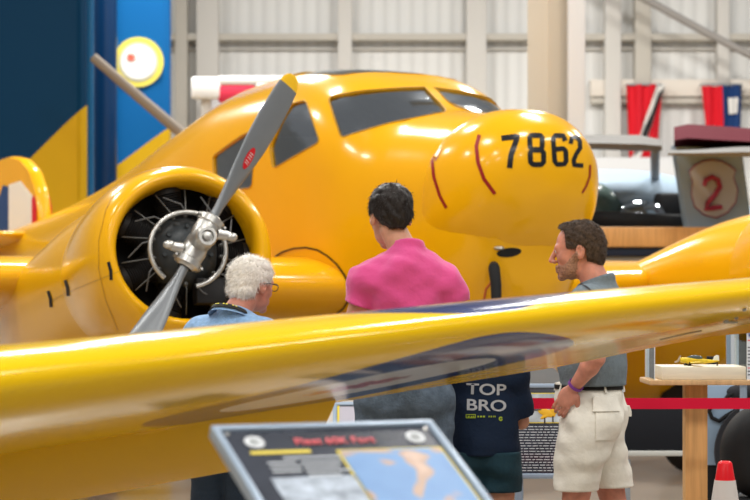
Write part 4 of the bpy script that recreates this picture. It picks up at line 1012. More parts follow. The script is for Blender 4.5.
EMB = mat('emblem_silver', (.6,.62,.64), .5, var=.2, vscale=60)
for u in (.075, w-.062):
    e = disc(s1, u, hgt-.058, .024, EMB); disc(e, u, hgt-.058, .013, mat('emblem_inner', (.5,.53,.52), .5, var=.4, vscale=90), name='emblem_centre')
for u in (.022, w-.02): disc(s1, u, hgt-.022, .006, STEEL, name='screw')
board(s1, O, x, y, w*.27, .012, .001, YB, 'heading_strip', .05, hgt-.108, .002)
T = mat('white_small_print', (.55,.58,.62), .6)
for k, L in ((0, .22), (1, .07), (2, .075), (3, .07)): board(s1, O, x, y, L if k else .17, .006, .001, T, 'text_line', .12 if not k else .075, hgt-.13-.018*k, .002)
for k in range(4): board(s1, O, x, y, (.1,.09,.11,.08)[k], .006, .001, T, 'text_line', .155, hgt-.15-.018*k, .002)
board(s1, O, x, y, w*.40, .19, .002, mat('drawing_sheet', (.38,.43,.50), .6, var=.35, vscale=30), 'drawing', .06, hgt-.395, .002)
pw, ph = w*.47, .28; pu, pv = w*.49, hgt-.388
board(s1, O, x, y, pw+.012, ph+.012, .002, YB, 'picture_border', pu-.006, pv-.006, .002)
board(s1, O, x, y, pw, ph, .002, photo_mat('picture_blue_sky', [(.0,(.05,.14,.36)),(.5,(.12,.26,.5)),(.56,(.42,.28,.2)),(.66,(.55,.38,.3)),(.72,(.10,.16,.25))], 5, 1.2, 3.1), 'picture', pu, pv, .004)
b = MB()
for u in (.12, w-.12):
    p = O+x*u+y*.2-n_*.03; b.tube([Vector((p.x, p.y, .02)), p], .022, 12); b.box((p.x, p.y, .015), (.30,.30,.03), None, .008)
b.obj('stand', FRM, s1)
# upright board behind the boy
def small_sign(px0, px1, py0, py1, Y, lean, label):
    a = at(px0, py0, Y); bb = at(px1, py0, Y); x = Vector((1,0,0)); w = bb.x-a.x; h = (py1-py0)/FPX*Y; ly = Vector((0, math.sin(lean), math.cos(lean))); hh = h/math.cos(lean); O = a-ly*hh
    s = thing('info_sign', (O.x+w/2, O.y, 0), 0, label, 'sign'); board(s, O, x, ly, w, hh, .014); edge_frame(s, O, x, ly, w, hh, .011); return s, O, x, ly, w, hh
s2, O2, x2, y2, w2, h2 = small_sign(506, 621, 386, 474, 10.7, .25, 'dark board with airplane picture and white text behind the boy')
n2 = x2.cross(y2); P2 = lambda px: (px-506)/FPX*10.7
board(s2, O2, x2, y2, P2(560)-P2(527)+.01, .15, .002, YB, 'picture_border', P2(526), h2-.185, .003)
board(s2, O2, x2, y2, P2(575)-P2(527), .14, .002, mat('picture_pale', (.45,.5,.52), .5, var=.4, vscale=14), 'picture', P2(527), h2-.18, .005)
b = MB(); c = O2+x2*P2(546)+y2*(h2-.135)+n2*.007; R = Matrix((x2, y2, n2)).transposed()
b.ell(c, (.045,.018,.003), R@Matrix.Rotation(-.3, 3, 'Z')); b.ell(c+x2*.035+y2*.012, (.02,.02,.003), R); b.ell(c+x2*.0-y2*.012, (.035,.01,.003), R@Matrix.Rotation(.5, 3, 'Z')); b.obj('pictured_airplane', mat('picture_yellow', (.75,.42,.02), .5), s2)
for c_, z_ in ((c-x2*.05+y2*.015, (.05,.006,.004)), (c-x2*.01-y2*.035, (.006,.03,.004)), (c+x2*.03-y2*.03, (.006,.03,.004))):
    b = MB(); b.box(c_, z_, R); b.obj('pictured_strut', INK, s2)
for k in range(17):
    L = (.26,.255,.262,.25,.258,.26,.24,.262,.25,.26,.255,.25,.26,.25,.262,.255,.16)[k]; o_ = 0
    segs = []; q = 0
    while q < L-.01: q1 = min(L, q+random.uniform(.012,.034)); segs.append((q, q1)); q = q1+.0055
    b = MB()
    for q0, q1 in segs:
        p = O2+x2*(P2(522)-.02+q0)+y2*(h2-.205-.0135*k)+n2*.004; b.quad(p, p+x2*(q1-q0), p+x2*(q1-q0)+y2*.0040, p+y2*.0040)
    b.obj('text_line', T, s2, smooth=False)
board(s2, O2, x2, y2, .05, .17, .002, YB, 'yellow_sheet', .006, .05, .003)
b = MB()
for px in (517, 610):
    p = O2+x2*P2(px)+y2*.05-n2*.02; b.tube([Vector((p.x,p.y,.02)), p], .026, 12); b.box((p.x,p.y,.012), (.32,.32,.024), None, .006)
for px in (517,): b.box((O2.x+w2/2, O2.y+.02, O2.z-.005), (w2,.02,.02))
b.obj('stand', FRM, s2)
disc(s2, P2(517), h2-.03, .006, STEEL, O2, x2, y2, 'screw')
s3, O3, x3, y3, w3, h3 = small_sign(335, 425, 404, 470, 11.6, .5, 'small pale board with a yellow edge behind the pink-shirted man')
board(s3, O3, x3, y3, w3-.03, h3-.03, .002, mat('pale_lilac', (.5,.48,.55), .6), 'sheet', .015, .015, .003); board(s3, O3, x3, y3, .012, h3, .002, YB, 'yellow_edge', .012, 0, .005)
b = MB(); p = O3+x3*w3*.5+y3*.1-x3.cross(y3)*.03; b.tube([Vector((p.x,p.y,.02)), p], .026, 12); b.box((p.x,p.y,.012), (.32,.32,.024), None, .006); b.obj('stand', FRM, s3)
# wooden pedestal with the model under acrylic
OAK = mat('pale_pine', (.62,.40,.20), .5, var=.14, vscale=7, stretch=(8,8,.6)); OAK2 = mat('honey_pine', (.55,.30,.11), .5, var=.18, vscale=7, stretch=(6,6,.4)); OAKL = mat('light_birch', (.86,.76,.60), .5, var=.08, vscale=7, stretch=(1,8,8))
Yp = 10.5; c = at(695, 379, Yp); ped = thing('display_pedestal', (c.x, Yp, 0), 0, 'wooden pedestal with a square post holding a clear display case', 'pedestal')
kp = Yp/FPX
b = MB(); b.box((c.x, Yp, at(0,381,Yp).z), (101*kp, 80*kp, 5*kp), None, .004); b.obj('tray', OAK, ped)
b = MB(); b.box((at(699,0,Yp).x, Yp, at(0,372,Yp).z), (83*kp, 66*kp, 13*kp), None, .003); b.obj('plinth', OAKL, ped)
zt = at(0,384,Yp).z; b = MB(); b.box((at(695,0,Yp).x, Yp, zt/2+.01), (22*kp, 22*kp, zt-.02), None, .004); b.obj('post', OAK2, ped)
b = MB(); b.box((at(695,0,Yp).x, Yp, .015), (.42,.42,.03), None, .006); b.obj('base', OAK2, ped)
ACR = glass_mat('clear_acrylic', (.97,.98,.98), .0, .02)
for n_g in ACR.node_tree.nodes:
    if n_g.type == 'FRESNEL': n_g.inputs[0].default_value = 1.08
b = MB(); x0, x1, y0, y1 = at(650,0,Yp).x, at(741,0,Yp).x, Yp-36*kp, Yp+36*kp; z0, z1 = at(0,378.5,Yp).z, at(0,378,Yp).z+.30
for (cx, cy, sx_, sy_) in (((x0+x1)/2, y0, x1-x0, .004), ((x0+x1)/2, y1, x1-x0, .004), (x0, Yp, .004, y1-y0), (x1, Yp, .004, y1-y0)): b.box((cx, cy, (z0+z1)/2), (sx_, sy_, z1-z0))
b.box(((x0+x1)/2, Yp, z1), (x1-x0, y1-y0, .004)); cs = b.obj('acrylic_cover', ACR, ped, smooth=False)
b = MB()
for cx in (x0, x1):
    for cy in (y0, y1): b.box((cx, cy, (z0+z1)/2), (.004,.004,z1-z0))
b.obj('cover_edges', mat('frosted_edge', (.75,.78,.78), .4), cs, smooth=False)
# model airplane on the plinth
zc = at(0,365.4,Yp).z; mo = thing('model_airplane', (at(697,0,Yp).x, Yp-.02, zc), 0, 'tiny yellow model airplane standing inside the clear display case', 'model airplane')
MY = mat('model_yellow', (.75,.52,.03), .4, var=.2, vscale=60)
O_ = Vector((at(697,0,Yp).x, Yp-.02, zc)); u = Vector((-1,-.1,0)).normalized(); sdv = Vector((-.1,1,0)).normalized()
def Mo(f, s, h): return O_+u*f*kp+sdv*s*kp+Vector((0,0,h*kp))
b = MB(); b.loft([[Mo(f, r*math.cos(q), hz+r2*math.sin(q)) for q in [2*PI*k/16 for k in range(16)]] for f, r, r2, hz in ((18,.6,.6,5.6),(17.5,2.3,2.3,5.6),(14,2.6,2.8,5.4),(6,2.6,3.0,5),(-4,2.3,2.6,4.4),(-14,1.2,1.6,4.2),(-21,.5,.9,4.4))]); b.obj('fuselage', MY, mo)
b = MB(); b.loft([[Mo(f0+xx*-ch, s, 2.6+abs(s)*.05+zz*ch) for xx, zz in airfoil(10,.14)] for s, f0, ch in ((-30,6,5),(-28,8,8),(0,11,13),(28,8,8),(30,6,5))]); b.obj('wing', MY, mo)
b = MB(); b.loft([[Mo(-16+xx*-ch, s, 5+zz*ch) for xx, zz in airfoil(8,.12)] for s, ch in ((-9,4),(0,6),(9,4))]); b.obj('tailplane', MY, mo)
b = MB(); b.loft([[Mo(a, l_, h) for a, h in ((-15,4.5),(-17,9),(-19,10.5),(-21.5,10),(-22,4.5))] for l_ in (-.5,.5)]); b.obj('tail_fin', WHT, mo)
b = MB(); b.ell(Mo(3,0,7.8), (8*kp,2*kp,2.6*kp)); b.obj('canopy', mat('model_canopy', (.08,.1,.1), .2), mo)
b = MB(); b.box(Mo(19.5,0,6), (.6*kp,1.6*kp,1*kp)); b.tube([Mo(18.5,0,5.6), Mo(19.3,-1,6.3), Mo(20.5,-12,10)], [1*kp,1.1*kp,.8*kp], 6); b.tube([Mo(18.5,0,5.6), Mo(19.3,1,4.8), Mo(20,12,3)], [1*kp,1.1*kp,.8*kp], 6); b.obj('propeller', mat('model_prop', (.4,.3,.2), .4), mo)
for f, s in ((10,-8),(10,8),(-20,0)):
    rr0 = 1.9 if f > 0 else 1; b = MB(); b.lathe(Mo(f, s-.6, -.0+rr0*.6-.6), sdv, [(0,.2*kp),(0,rr0*kp),(1.4*kp,rr0*kp),(1.4*kp,.2*kp)], 16); b.tube([Mo(f,s,rr0*.5), Mo(f,s,4)], .5*kp, 6); b.obj('wheel', BLK, mo)
# red barrier belt and its posts
Yb = 9.95; BELT = mat('red_webbing', (.62,.003,.035), .7, bump=.2, bscale=200)
zb0, zb1 = at(0,409,Yb).z, at(0,398,Yb).z
def stanchion(px, lab):
    X = at(px,0,Yb).x; s = thing('barrier_post', (X, Yb, 0), 0, lab, 'barrier post')
    b = MB(); b.lathe((X,Yb,0), (0,0,1), [(0,.17),(.012,.175),(.03,.16),(.045,.05),(.06,.03)], 36, up=(0,1,0), cap=True); b.obj('base', BLK, s)
    b = MB(); b.tube([(X,Yb,.04), (X,Yb,.9)], .028, 20); b.obj('post', BLK, s); b = MB(); b.lathe((X,Yb,.88), (0,0,1), [(0,.032),(.1,.034),(.115,.03),(.12,.01)], 24, up=(0,1,0), cap=True); b.obj('belt_cassette', BLK, s); return X
XL = stanchion(478, 'black belt barrier post standing behind the boy'); XR = stanchion(800, 'black belt barrier post at the right end of the red belt')
b = MB(); b.box(((XL+XR)/2, Yb, (zb0+zb1)/2), (XR-XL-.07, .003, zb1-zb0)); tag(b.obj('barrier_belt', BELT), 'taut red barrier belt stretched across in front of the pedestal', 'barrier belt')
# traffic cone
Yc = 9.6; X = at(725,0,Yc).x; cn = thing('traffic_cone', (X, Yc, 0), 0, 'traffic cone with red tip and white sleeve beside the pedestal', 'traffic cone')
zt = at(0,461,Yc).z
b = MB(); b.lathe((X,Yc,0), (0,0,1), [(.02,.155),(.16,.128)], 36, up=(0,1,0)); b.box((X,Yc,.012), (.38,.38,.024), None, .01); b.obj('cone_foot', mat('cone_red', (.72,.012,.02), .35), cn)
zs = at(0,480,Yc).z; rt = lambda z: .031+(zt-z)*.158
b = MB(); b.lathe((X,Yc,0), (0,0,1), [(.16,.130),(.161,rt(.16)),(zs,rt(zs)+.002),(zs,rt(zs)-.004)], 36, up=(0,1,0)); b.obj('reflective_sleeve', mat('white_sleeve', (.62,.58,.55), .5), cn)
b = MB(); b.lathe((X,Yc,0), (0,0,1), [(.16,.12),(zs,rt(zs)),(zt-.012,rt(zt)+.001),(zt-.003,.027),(zt,.02),(zt-.004,.012),(zt-.03,.010)], 36, up=(0,1,0)); b.obj('cone_body', mat('cone_red2', (.72,.012,.02), .3), cn)
# right-hand poster, hose, tyre and low boards
Yq = 11.6; a = at(727,381,Yq); q = thing('poster_board', (at(775,0,Yq).x, Yq, 0), 0, 'white notice with blue heading in a blue-grey frame at right edge', 'notice')
kq = Yq/FPX; Oq = a; xq = Vector((1,0,0)); yq = Vector((0,.06,1)).normalized()
board(q, Oq, xq, yq, 100*kq, 58*kq, .02, FRM, 'backing'); board(q, Oq, xq, yq, 8*kq, 57*kq, .005, mat('pale_grey_plastic', (.6,.63,.68), .4), 'edge_strip', 4*kq, 1*kq, .006); board(q, Oq, xq, yq, 84*kq, 53*kq, .003, PAPER, 'sheet', 12.5*kq, 1.5*kq, .006)
nq = xq.cross(yq); text('heading', 'Fleet', 9*kq, frame(Oq+xq*15*kq+yq*47*kq+nq*.012, xq, yq), mat('blue_ink', (.01,.06,.3), .6), q, align='LEFT', shear=.2)
board(q, Oq, xq, yq, 40*kq, 1.2*kq, .001, REDT, 'text_line', 15*kq, 40*kq, .008)
for k in range(9): board(q, Oq, xq, yq, (60,55,62)[k % 3]*kq, .9*kq, .001, INK if k != 6 else REDT, 'text_line', (15,17,16)[k % 3]*kq, (33-3.4*k)*kq, .008)
b = MB(); 
for px in (745, 805): b.tube([at(px,0,Yq).xy.to_3d()+Vector((0,.05,.02)), at(px,345,Yq)+Vector((0,.05,0))], .02, 10); b.box((at(px,0,Yq).x, Yq+.05, .012), (.25,.3,.024), None, .005)
b.obj('stand', FRM, q)
Yk = 12.2; kk_ = Yk/FPX; pb = thing('display_board', (at(745,0,Yk).x, Yk, 0), 0, 'light blue panel with black curling line behind the traffic cone', 'display board')
b = MB(); b.box((at(760,0,Yk).x, Yk, at(0,425,Yk).z), (110*kk_, .03, 80*kk_), None, .005); b.obj('panel', mat('pale_blue_panel', (.28,.38,.50), .6), pb)
b = MB(); b.tube([at(px, py, Yk-.03) for px, py in ((750,392),(738,391),(728,396),(722,404),(713,402),(709,411),(712,418),(719,421),(726,416),(733,412),(745,405),(752,402))], [.012]*12, 10); b.obj('curling_line', BLK, pb)
b = MB(); b.lathe(at(768,452,Yk-.05), (0,-1,0), [(0,.30),(.03,.30),(.03,.001)], 40, up=(0,0,1)); b.ell(at(748,392,Yk-.02), (.12,.03,.05)); b.obj('black_shape', INK, pb)
for px in (712, 805):
    b = MB(); b.box((at(px,0,Yk).x, Yk+.02, .55), (.05,.04,1.06), None, .004); b.box((at(px,0,Yk).x, Yk+.02, .012), (.06,.5,.024), None, .004); b.obj('foot', BLK, pb)
Yt = 11.0; kt = Yt/FPX; wc = at(766,452,Yt); rt_ = wc.z
wt = thing('aircraft_wheel', (wc.x, Yt, 0), 0, 'large black tyre standing beside the traffic cone at the right edge', 'wheel')
ax = Vector((.35,-.94,0)).normalized(); rr_t = 48*kt
b = MB(); zc_ = rr_t+.004; cc = Vector((wc.x, Yt, zc_)); 
# the tyre rests on a low stand so that its hub is at the height seen
cc.z = wc.z
b.lathe(cc-ax*.09, ax, [(0,rr_t*.5),(-.005,rr_t*.7),(.01,rr_t*.88),(.04,rr_t*.98),(.09,rr_t),(.14,rr_t*.98),(.17,rr_t*.88),(.185,rr_t*.7),(.18,rr_t*.5)], 56); b.obj('tyre', BLK, wt)
b = MB(); b.lathe(cc-ax*.08, ax, [(.0,.001),(.0,rr_t*.5),(.16,rr_t*.5),(.16,.001)], 36); b.obj('rim', mat('rim_dark', (.05,.05,.055), .4), wt)
b = MB(); b.box((cc.x, Yt, (cc.z-rr_t*.93)/2), (.42,.36,cc.z-rr_t*.93), None, .01); b.obj('stand', BLK, wt)
Yd = 13.6; kd = Yd/FPX; lb = thing('low_barrier', (at(675,0,Yd).x, Yd, 0), 0, 'low black panel with a pale bottom rail behind the pedestal', 'barrier')
b = MB(); b.box((at(670,0,Yd).x, Yd, at(0,428,Yd).z), (96*kd, .03, 45*kd), None, .004); b.obj('panel', mat('black_panel', (.008,.009,.013), .8), lb)
b = MB(); b.box((at(670,0,Yd).x, Yd-.01, at(0,453,Yd).z), (98*kd, .07, 5*kd), None, .005); b.obj('rail', mat('pale_rail', (.5,.5,.47), .5), lb)
for px in (626, 716):
    b = MB(); b.box((at(px,0,Yd).x, Yd, .2), (.05,.05,.4), None, .004); b.box((at(px,0,Yd).x, Yd, .012), (.06,.4,.024), None, .004); b.obj('foot', GREYM, lb)
# ================= hangar
FLR = mat('polished_concrete', (.42,.37,.31), .28, var=.12, vscale=.7, coat=.2)
b = MB(); b.box((0,20,-.06), (90,80,.12)); tag(b.obj('floor', FLR, smooth=False), kind='structure')
Ywl = 34.0; WALLM = stripes_mat('white_corrugated_sheet', (.64,.64,.62), (.72,.72,.70), 30, .5)
b = MB(); b.box((0,Ywl+.1,7), (90,.2,14)); tag(b.obj('wall_back', WALLM, smooth=False), kind='structure')
GIRT = mat('girt_cream', (.52,.49,.43), .6); COLW = mat('column_white', (.62,.60,.56), .55)
n_t = [0]
def trim(bm, m):
    n_t[0] += 1; return tag(bm.obj('trim_%d' % n_t[0], m), kind='structure')
def hb(px0, px1, py0, py1, Y, dpt, m):
    a = at(px0, py1, Y); c = at(px1, py0, Y); b = MB(); b.box(((a.x+c.x)/2, Y, (a.z+c.z)/2), (abs(c.x-a.x), dpt, abs(c.z-a.z)), None, .01); return trim(b, m)
for y0, y1 in ((34,41),): hb(-200,950,y0,y1,Ywl-.15,.2,GIRT)
hb(-200,950,48,50,Ywl-.05,.08,COLW); hb(590,950,98,104,Ywl-.1,.15,GIRT); hb(590,950,80,97,Ywl-.12,.22,mat('cream_beam', (.72,.66,.58), .6))
for px0, px1, Y, m in ((197,219,33.85,COLW),(338,352,33.85,COLW),(466,486,33.85,COLW),(176,188,33.85,GIRT),(634,650,33.85,GIRT),(604,620,33.85,COLW),(716,728,33.85,COLW)):
    a = at(px0,0,Y); c = at(px1,0,Y); b = MB(); b.box(((a.x+c.x)/2, Y, 6.5), (c.x-a.x, .3, 13), None, .01); trim(b, m)
# big box column
Yc_ = 23; a = at(530,0,Yc_); b = MB(); b.box((at(554,0,Yc_).x, Yc_, 6.5), (48*Yc_/FPX*.82, .4, 13), Rz(.5), .01); 
trim(b, mat('column_cream', (.60,.54,.44), .6))
b = MB(); b.box((at(573,0,Yc_).x, Yc_-.36, 6.5), (17*Yc_/FPX, .1, 13), None, .01); trim(b, mat('column_painted_lit_face', (.68,.69,.70), .5))  # slab added as the column's lit face, the light put into its paler colour
# upper diagonal brace
b = MB(); b.tube([at(520,-70,33), at(640,-4,33), at(705,32,33), at(760,60,33), at(900,131,33.6)], .06, 10); trim(b, mat('brace_grey', (.30,.28,.26), .5))
hb(570,700,158,300,Ywl-.6,.3,mat('low_white_band', (.66,.66,.66), .6))

# ---- blue and yellow tails at the left
BLU1 = (.0,.03,.08); YL1 = (.50,.30,.008)
def tail(name, lab, px0, px1, Y, th, c1, line, label_mat, extra_h=3.4):
    """fin with rounded leading edge; the yellow field lies below the slanted line through the two pixels"""
    p, q = at(*line[0], Y), at(*line[1], Y); X0, X1 = at(px0,0,Y).x, at(px1,0,Y).x
    t = thing(name, (X1, Y, 0), 0, lab, 'airplane tail')
    d = Vector((q.x-p.x, 0, q.z-p.z)); nrm = Vector((-d.z, 0, d.x)).normalized()
    if nrm.z < 0: nrm = -nrm
    loc = p-Vector((X1, Y, 0)); m = split_mat(label_mat, YL1, c1, tuple(nrm), loc.dot(nrm), .55)
    b = MB(); prof = []
    w = X1-X0; r = th/2
    pts = [(X0,-r*.3),(X0+w*.3,-r*.8),(X1-r*1.2,-r),(X1-r*.5,-r*.85),(X1-r*.12,-r*.5),(X1,0),(X1-r*.12,r*.5),(X1-r*.5,r*.85),(X1-r*1.2,r),(X0+w*.3,r*.8),(X0,r*.3)]
    b.loft([[Vector((x, Y+y, z)) for x, y in pts] for z in (0, 1, 2, 3, 4, 6, 8)]); b.obj('fin', m, t, ang=25); return t
t1 = tail('airplane_tail', 'very large dark blue airplane tail with yellow lower corner at far left', -160, 90, 25.5, .5, BLU1, ((88,106),(28,165)), 'blue_yellow_a')
BLUM = mat('mid_blue_edge', (.006,.08,.20), .3)
b = MB(); b.tube([at(90.5,0,25.3).xy.to_3d()+Vector((0,0,.0)), at(90.5,0,25.3).xy.to_3d()+Vector((0,0,8))], .04, 12); b.obj('leading_edge', BLUM, t1)
t2 = tail('airplane_tail', 'bright blue airplane tail with round white and yellow emblem', 60, 171, 28, .35, (.002,.09,.27), ((170,128),(116,168)), 'blue_yellow_b')
b = MB(); b.tube([at(105,0,27.2).xy.to_3d(), at(105,0,27.2).xy.to_3d()+Vector((0,0,8))], .15, 20); b.obj('rudder_post', mat('deep_blue', (.001,.022,.075), .3), t2)
Ye = 28-.19; ce = at(138.5,62,Ye); ke = Ye/FPX
for r_, m_, nm, of in ((25, mat('emblem_yellow', (.62,.55,.10), .5), 'emblem', 0), (19.5, mat('emblem_ring', (.50,.50,.38), .5), 'emblem_ring', .006), (17, WHT, 'emblem_field', .012)):
    b = MB(); b.lathe(ce-Vector((0,.0+of,0)), (0,-1,0), [(-.03,r_*ke),(.006,r_*ke),(.006,.001)], 44, up=(0,0,1)); b.obj(nm, m_, t2)
b = MB(); cc = at(131,57,Ye-.025)
b.loft([[cc+Vector((math.cos(q)*ke*(5.5 if i % 2 else 2.5), dy_, math.sin(q)*ke*(5.5 if i % 2 else 2.5))) for i, q in enumerate([2*PI*j/14 for j in range(14)])] for dy_ in (.0, -.006)]); b.obj('emblem_leaf', mat('leaf_red', (.65,.12,.08), .5), t2, smooth=False)
b = MB(); b.tube([at(93,57,24.6), at(140,98,24.6), at(192,142,24.6)], [.055,.06,.065], 14); b.tube([at(192,142,24.6), Vector((at(205,0,24.6).x, 24.7, .02))], .06, 12); tag(b.obj('support_strut', mat('brown_grey_tube', (.20,.17,.14), .5)), 'brown-grey pole slanting down in front of the blue tails', 'pole')
# red and white beam
b = MB(); Yr = 27
def seg(p0, p1, y0, y1, m, par, nm):
    a = at(p0,y1,Yr); c = at(p1,y0,Yr); b = MB(); b.box(((a.x+c.x)/2, Yr, (a.z+c.z)/2), (c.x-a.x, .3, c.z-a.z), None, .03); return b.obj(nm, m, par)
rb = thing('sign_beam', (at(300,0,Yr).x, Yr, 0), 0, 'white horizontal beam with a red section behind the cabin roof', 'beam')
seg(192,222,78,99,mat('beam_white', (.85,.85,.83), .5), rb, 'white_section'); seg(218,300,77,86,mat('beam_white2', (.85,.85,.83), .5), rb, 'white_section'); seg(219,256,86,103,mat('beam_red', (.60,.03,.07), .5), rb, 'red_section'); seg(256,420,80,99,mat('beam_white3', (.85,.85,.83), .5), rb, 'white_section')
b = MB()
for px in (206, 400): b.box((at(px,0,Yr).x, Yr+.05, at(0,90,Yr).z/2), (.12,.12,at(0,90,Yr).z), None, .01)
b.obj('post', COLW, rb)
hb(205,330,98,180,Ywl-.5,.2,mat('low_pale_band', (.62,.60,.60), .6))
# ---- flags hanging on the wall
def flag(pts, lab, mats_polys, Y):
    xs = [p[0] for p in pts]; t = thing('flag', (at(sum(xs)/len(xs),0,Y).x, Y, at(0,max(p[1] for p in pts),Y).z), 0, lab, 'flag')
    for nm, m, poly, off in mats_polys:
        n = 10; b = MB(); P = [Vector(p) for p in poly]   # poly: tl, tr, br, bl
        for lay in (0, .012):
            base = len(b.v)
            for j in range(n+1):
                for i in range(n+1):
                    q = (P[0]*(1-i/n)+P[1]*(i/n))*(1-j/n)+(P[3]*(1-i/n)+P[2]*(i/n))*(j/n); w = at(q.x, q.y, Y); w.y += .05*math.sin(q.x*.45)-off+lay; b.v.append(w)
            for j in range(n):
                for i in range(n): k = base+j*(n+1)+i; b.f.append((k,k+1,k+n+2,k+n+1)); b.mi.append(0)
        b.obj(nm, m, t)
    a, c = at(min(xs), 84.5, Y), at(max(xs), 84.5, Y); b = MB(); b.tube([a, c], .015, 8)
    for p in (a, c): b.tube([p, Vector((p.x, 34.02, p.z))], .012, 6)
    b.obj('hanging_rod', GREYM, t)
    return t
FR = mat('flag_red', (.66,.012,.025), .8); FW = mat('flag_white', (.72,.70,.66), .8); FK = mat('flag_black', (.02,.02,.022), .8); FB = mat('flag_blue', (.012,.045,.16), .8)
flag([(627,84),(662,172)], 'red flag crossed by a black and white diagonal on the back wall', [('field', FR, [(626,85),(663,84),(656,170),(630,172)], 0), ('white_band', FW, [(657,84),(665,84),(641,156),(629,166)], .04), ('black_band', FK, [(659,93),(664.5,87),(643,146),(633,156)], .08)], 33.6)
flag([(702,85),(742,172)], 'red and blue flag with a white emblem on the back wall', [('red_field', FR, [(702,86),(723,86),(724,150),(708,150)], 0), ('blue_field', FB, [(722,86),(742,85),(740,150),(724,150)], .01), ('white_emblem', FW, [(728,98),(737,98),(736,114),(729,114)], .06)], 33.6)
# ---- parked airplanes behind
GA = mat('blue_grey_skin', (.30,.40,.50), .6, var=.08, vscale=1); GD = mat('warm_grey_skin', (.17,.165,.155), .6, var=.1, vscale=1); MAR = mat('maroon_paint', (.09,.003,.012), .8, spec=.1)
Yg = 23; kg = Yg/FPX
g1 = thing('airplane', (at(712,0,Yg).x, Yg, 0), 0, 'grey airplane tail with maroon tailplane and round 2 badge', 'airplane')
def slab(pts, Y, th, m, par, nm, ang=40):
    b = MB(); P = [at(x_, y_, Y) for x_, y_ in pts]; c = sum(P, Vector())/len(P)
    b.loft([[c+(p-c)*.96+Vector((0,-th/2,0)) for p in P], [p+Vector((0,-th*.3,0)) for p in P], [p+Vector((0,th*.3,0)) for p in P], [c+(p-c)*.96+Vector((0,th/2,0)) for p in P]]); return b.obj(nm, m, par, ang=ang)
slab([(672,146),(740,147),(752,236),(686,236)], Yg, .3, GA, g1, 'fin')
b = MB(); b.loft([[at(px, y_+q_*hh, Yg-.9+yy) for q_, yy in ((0,-1.2),(-.7,-.7),(-1,0),(-.7,.7),(0,1.2),(.5,.6),(.6,0),(.5,-.6))] for px, y_, hh in ((674,140,13),(688,138,14),(720,140,14),(760,142,13),(820,145,10))]); b.obj('tailplane', MAR, g1)
b = MB(); b.loft([[at(px, y_+q_*hh, Yg-1.6+yy) for q_, yy in ((0,-1.0),(-.7,-.6),(-1,0),(-.7,.6),(0,1.0),(.6,.5),(.7,0),(.6,-.5))] for px, y_, hh in ((668,153,3),(700,153,5),(740,152,7),(800,152,8))]); b.obj('elevator', GD, g1)
bd = [(690,172),(695,166),(703,162),(712,160.5),(721,162),(729,166),(735,171),(733,178),(737,190),(735,202),(727,212),(716,217),(704,214),(695,206),(692,194),(693,182)]
slab([(712.5+(x_-712.5)*1.05, 189+(y_-189)*1.05) for x_, y_ in bd], Yg-.17, .02, mat('badge_edge', (.30,.08,.12), .5), g1, 'badge_edge'); slab(bd, Yg-.185, .02, mat('badge_pale', (.46,.47,.50), .5), g1, 'badge')
b = MB(); b.tube([at(x_, y_, Yg-.22) for x_, y_ in ((704,186),(706,180),(712,177),(718,180),(720,187),(715,195),(708,203),(706,209),(713,208),(722,207))], [.022]+[.03]*8+[.024], 8); b.obj('badge_numeral', mat('badge_red', (.35,.04,.08), .5), g1)['label'] = 'dark red 2'
b = MB(); b.loft([[at(px,0,Yg).xy.to_3d()+Vector((0, 1.6+.5*math.cos(q), zc_+hh*math.sin(q))) for q in [2*PI*j/24 for j in range(24)]] for px, zc_, hh in ((704,1.6,.2),(725,1.7,.5),(780,1.7,.7),(900,1.7,.8))]); b.obj('fuselage', GA, g1)
b = MB(); b.tube([Vector((at(780,0,Yg).x, Yg+1.5, 1.1)), Vector((at(780,0,Yg).x, Yg+1.5, .1))], .06, 10); b.obj('leg', GREYM, g1)
b = MB(); b.tube([Vector((at(712,0,Yg).x, Yg+.05, 1.9)), Vector((at(712,0,Yg).x, Yg+.05, .02))], .05, 10); b.obj('leg', GREYM, g1)
Yh = 25; g2 = thing('airplane', (at(630,0,Yh).x, Yh, 0), 0, 'blue-grey airplane with a glazed cockpit beyond the wooden platform', 'airplane')
b = MB(); b.loft([[at(px, cy, Yh)+Vector((0, 1.3*w_*math.cos(q), hh*math.sin(q)*(1 if math.sin(q) > 0 else 1.4))) for q in [2*PI*j/28 for j in range(28)]] for px, cy, w_, hh in ((560,206,.5,.22),(580,198,.8,.32),(620,200,.9,.34),(650,202,.85,.34),(678,204,.6,.3),(690,206,.3,.2))]); b.obj('fuselage', GA, g2)
b = MB(); b.loft([[at(px, y_+q_*hh, Yh-2+yy*1.3) for q_, yy in ((0,-.5),(-.7,-.3),(-1,0),(-.6,.3),(0,.5),(.6,.3),(.8,0),(.6,-.3))] for px, y_, hh in ((500,141,6),(590,143,8),(640,144,9),(662,146,6))]); b.obj('wing', GD, g2)
b = MB(); b.ell(at(640,215,Yh-1.0), (.33,.3,.2)); b.obj('canopy', glass_mat('dark_canopy', (.5,.55,.58), .3, .1), g2); b = MB(); b.ell(at(642,216,Yh-1.0), (.22,.2,.14)); b.obj('pilot_seat', mat('seat_cream', (.6,.52,.38), .7), g2)
b = MB(); b.box(at(648,222,Yh-1.6), (2.2,.4,.18), Matrix.Rotation(.05,3,'Y'), .05); b.box(at(668,207,Yh-1.0), (.35,.3,.3), None, .05); b.obj('dark_lower_hull', mat('hull_black', (.015,.016,.018), .5), g2)
b = MB(); b.ell(at(603,205,Yh-.9), (.3,.3,.22), Matrix.Rotation(.6,3,'Y')); b.obj('windscreen', mat('green_glass', (.08,.12,.11), .2), g2)
b = MB()
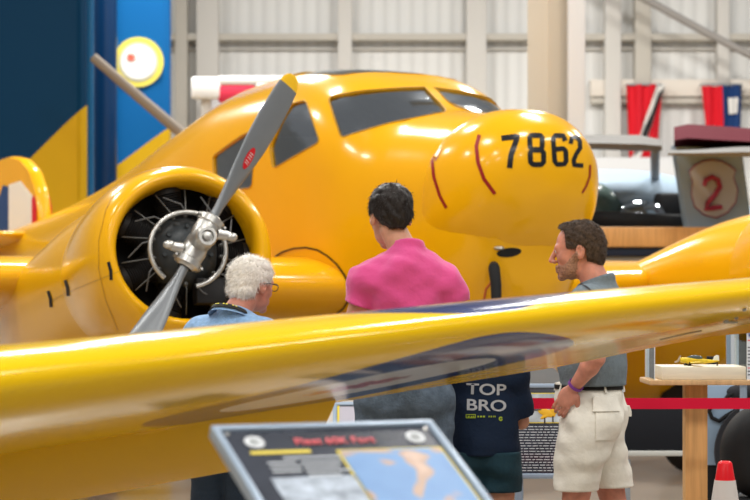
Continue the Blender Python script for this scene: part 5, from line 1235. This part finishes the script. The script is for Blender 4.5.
for px in (590, 670): b.tube([at(px,210,Yh), Vector((at(px,0,Yh).x, Yh, .02))], .07, 10)
b.tube([at(560,146,Yh-2), at(575,190,Yh-.5)], .05, 8); b.tube([at(655,148,Yh-2), at(655,190,Yh-.3)], .05, 8); b.obj('strut', GREYM, g2)
Yw = 21.5; kw = Yw/FPX; w1 = thing('platform', (at(640,0,Yw).x, Yw, 0), 0, 'tan wooden platform with a dark blue skirt behind the standing man', 'platform')
def bx_(px0, px1, py0, py1, Y, d_, m, nm): 
    a = at(px0,py1,Y); c = at(px1,py0,Y); b = MB(); b.box(((a.x+c.x)/2, Y+d_/2, (a.z+c.z)/2), (c.x-a.x, d_, c.z-a.z), None, .012); return b.obj(nm, m, w1)
bx_(480,760,227,247,Yw,1.2,OAK2,'deck'); bx_(480,760,247,256,Yw+.05,1.1,mat('navy_skirt', (.01,.02,.05), .6),'skirt'); bx_(480,760,256,305,Yw+.1,1.0,mat('grey_skirt', (.22,.22,.21), .6),'side_panel')
a = at(0,305,Yw); bx_(500,740,305,HOR+1.45*FPX/(Yw+.3),Yw+.3,.6,GREYM,'base')
# ---- high-bay lamps over the hall
def lamp(x, y, z, e, sx=1.2, sy=1.2, col=(1,.97,.92)):
    L = bpy.data.lights.new('hall_lamp', 'AREA'); L.shape = 'RECTANGLE'; L.size = sx; L.size_y = sy; L.energy = e; L.color = col
    o = bpy.data.objects.new('hall_lamp', L); C.objects.link(o); o.location = (x, y, z)
for x_ in (-8, -2.7, 2.7, 8):
    for y_ in (-2, 5, 12, 19, 26): lamp(x_, y_, 8.5, 245 if y_ < 22 else 600)
wd = bpy.data.worlds.new('world'); bpy.context.scene.world = wd; wd.use_nodes = True; t = wd.node_tree; bg = t.nodes['Background']
bg.inputs[0].default_value = (.95,.97,1,1); bg.inputs[1].default_value = .24
sc = bpy.context.scene; sc.view_settings.view_transform = 'Standard'; sc.view_settings.look = 'None'; sc.view_settings.exposure = 0; sc.view_settings.gamma = 1; sc.view_settings.use_curve_mapping = False
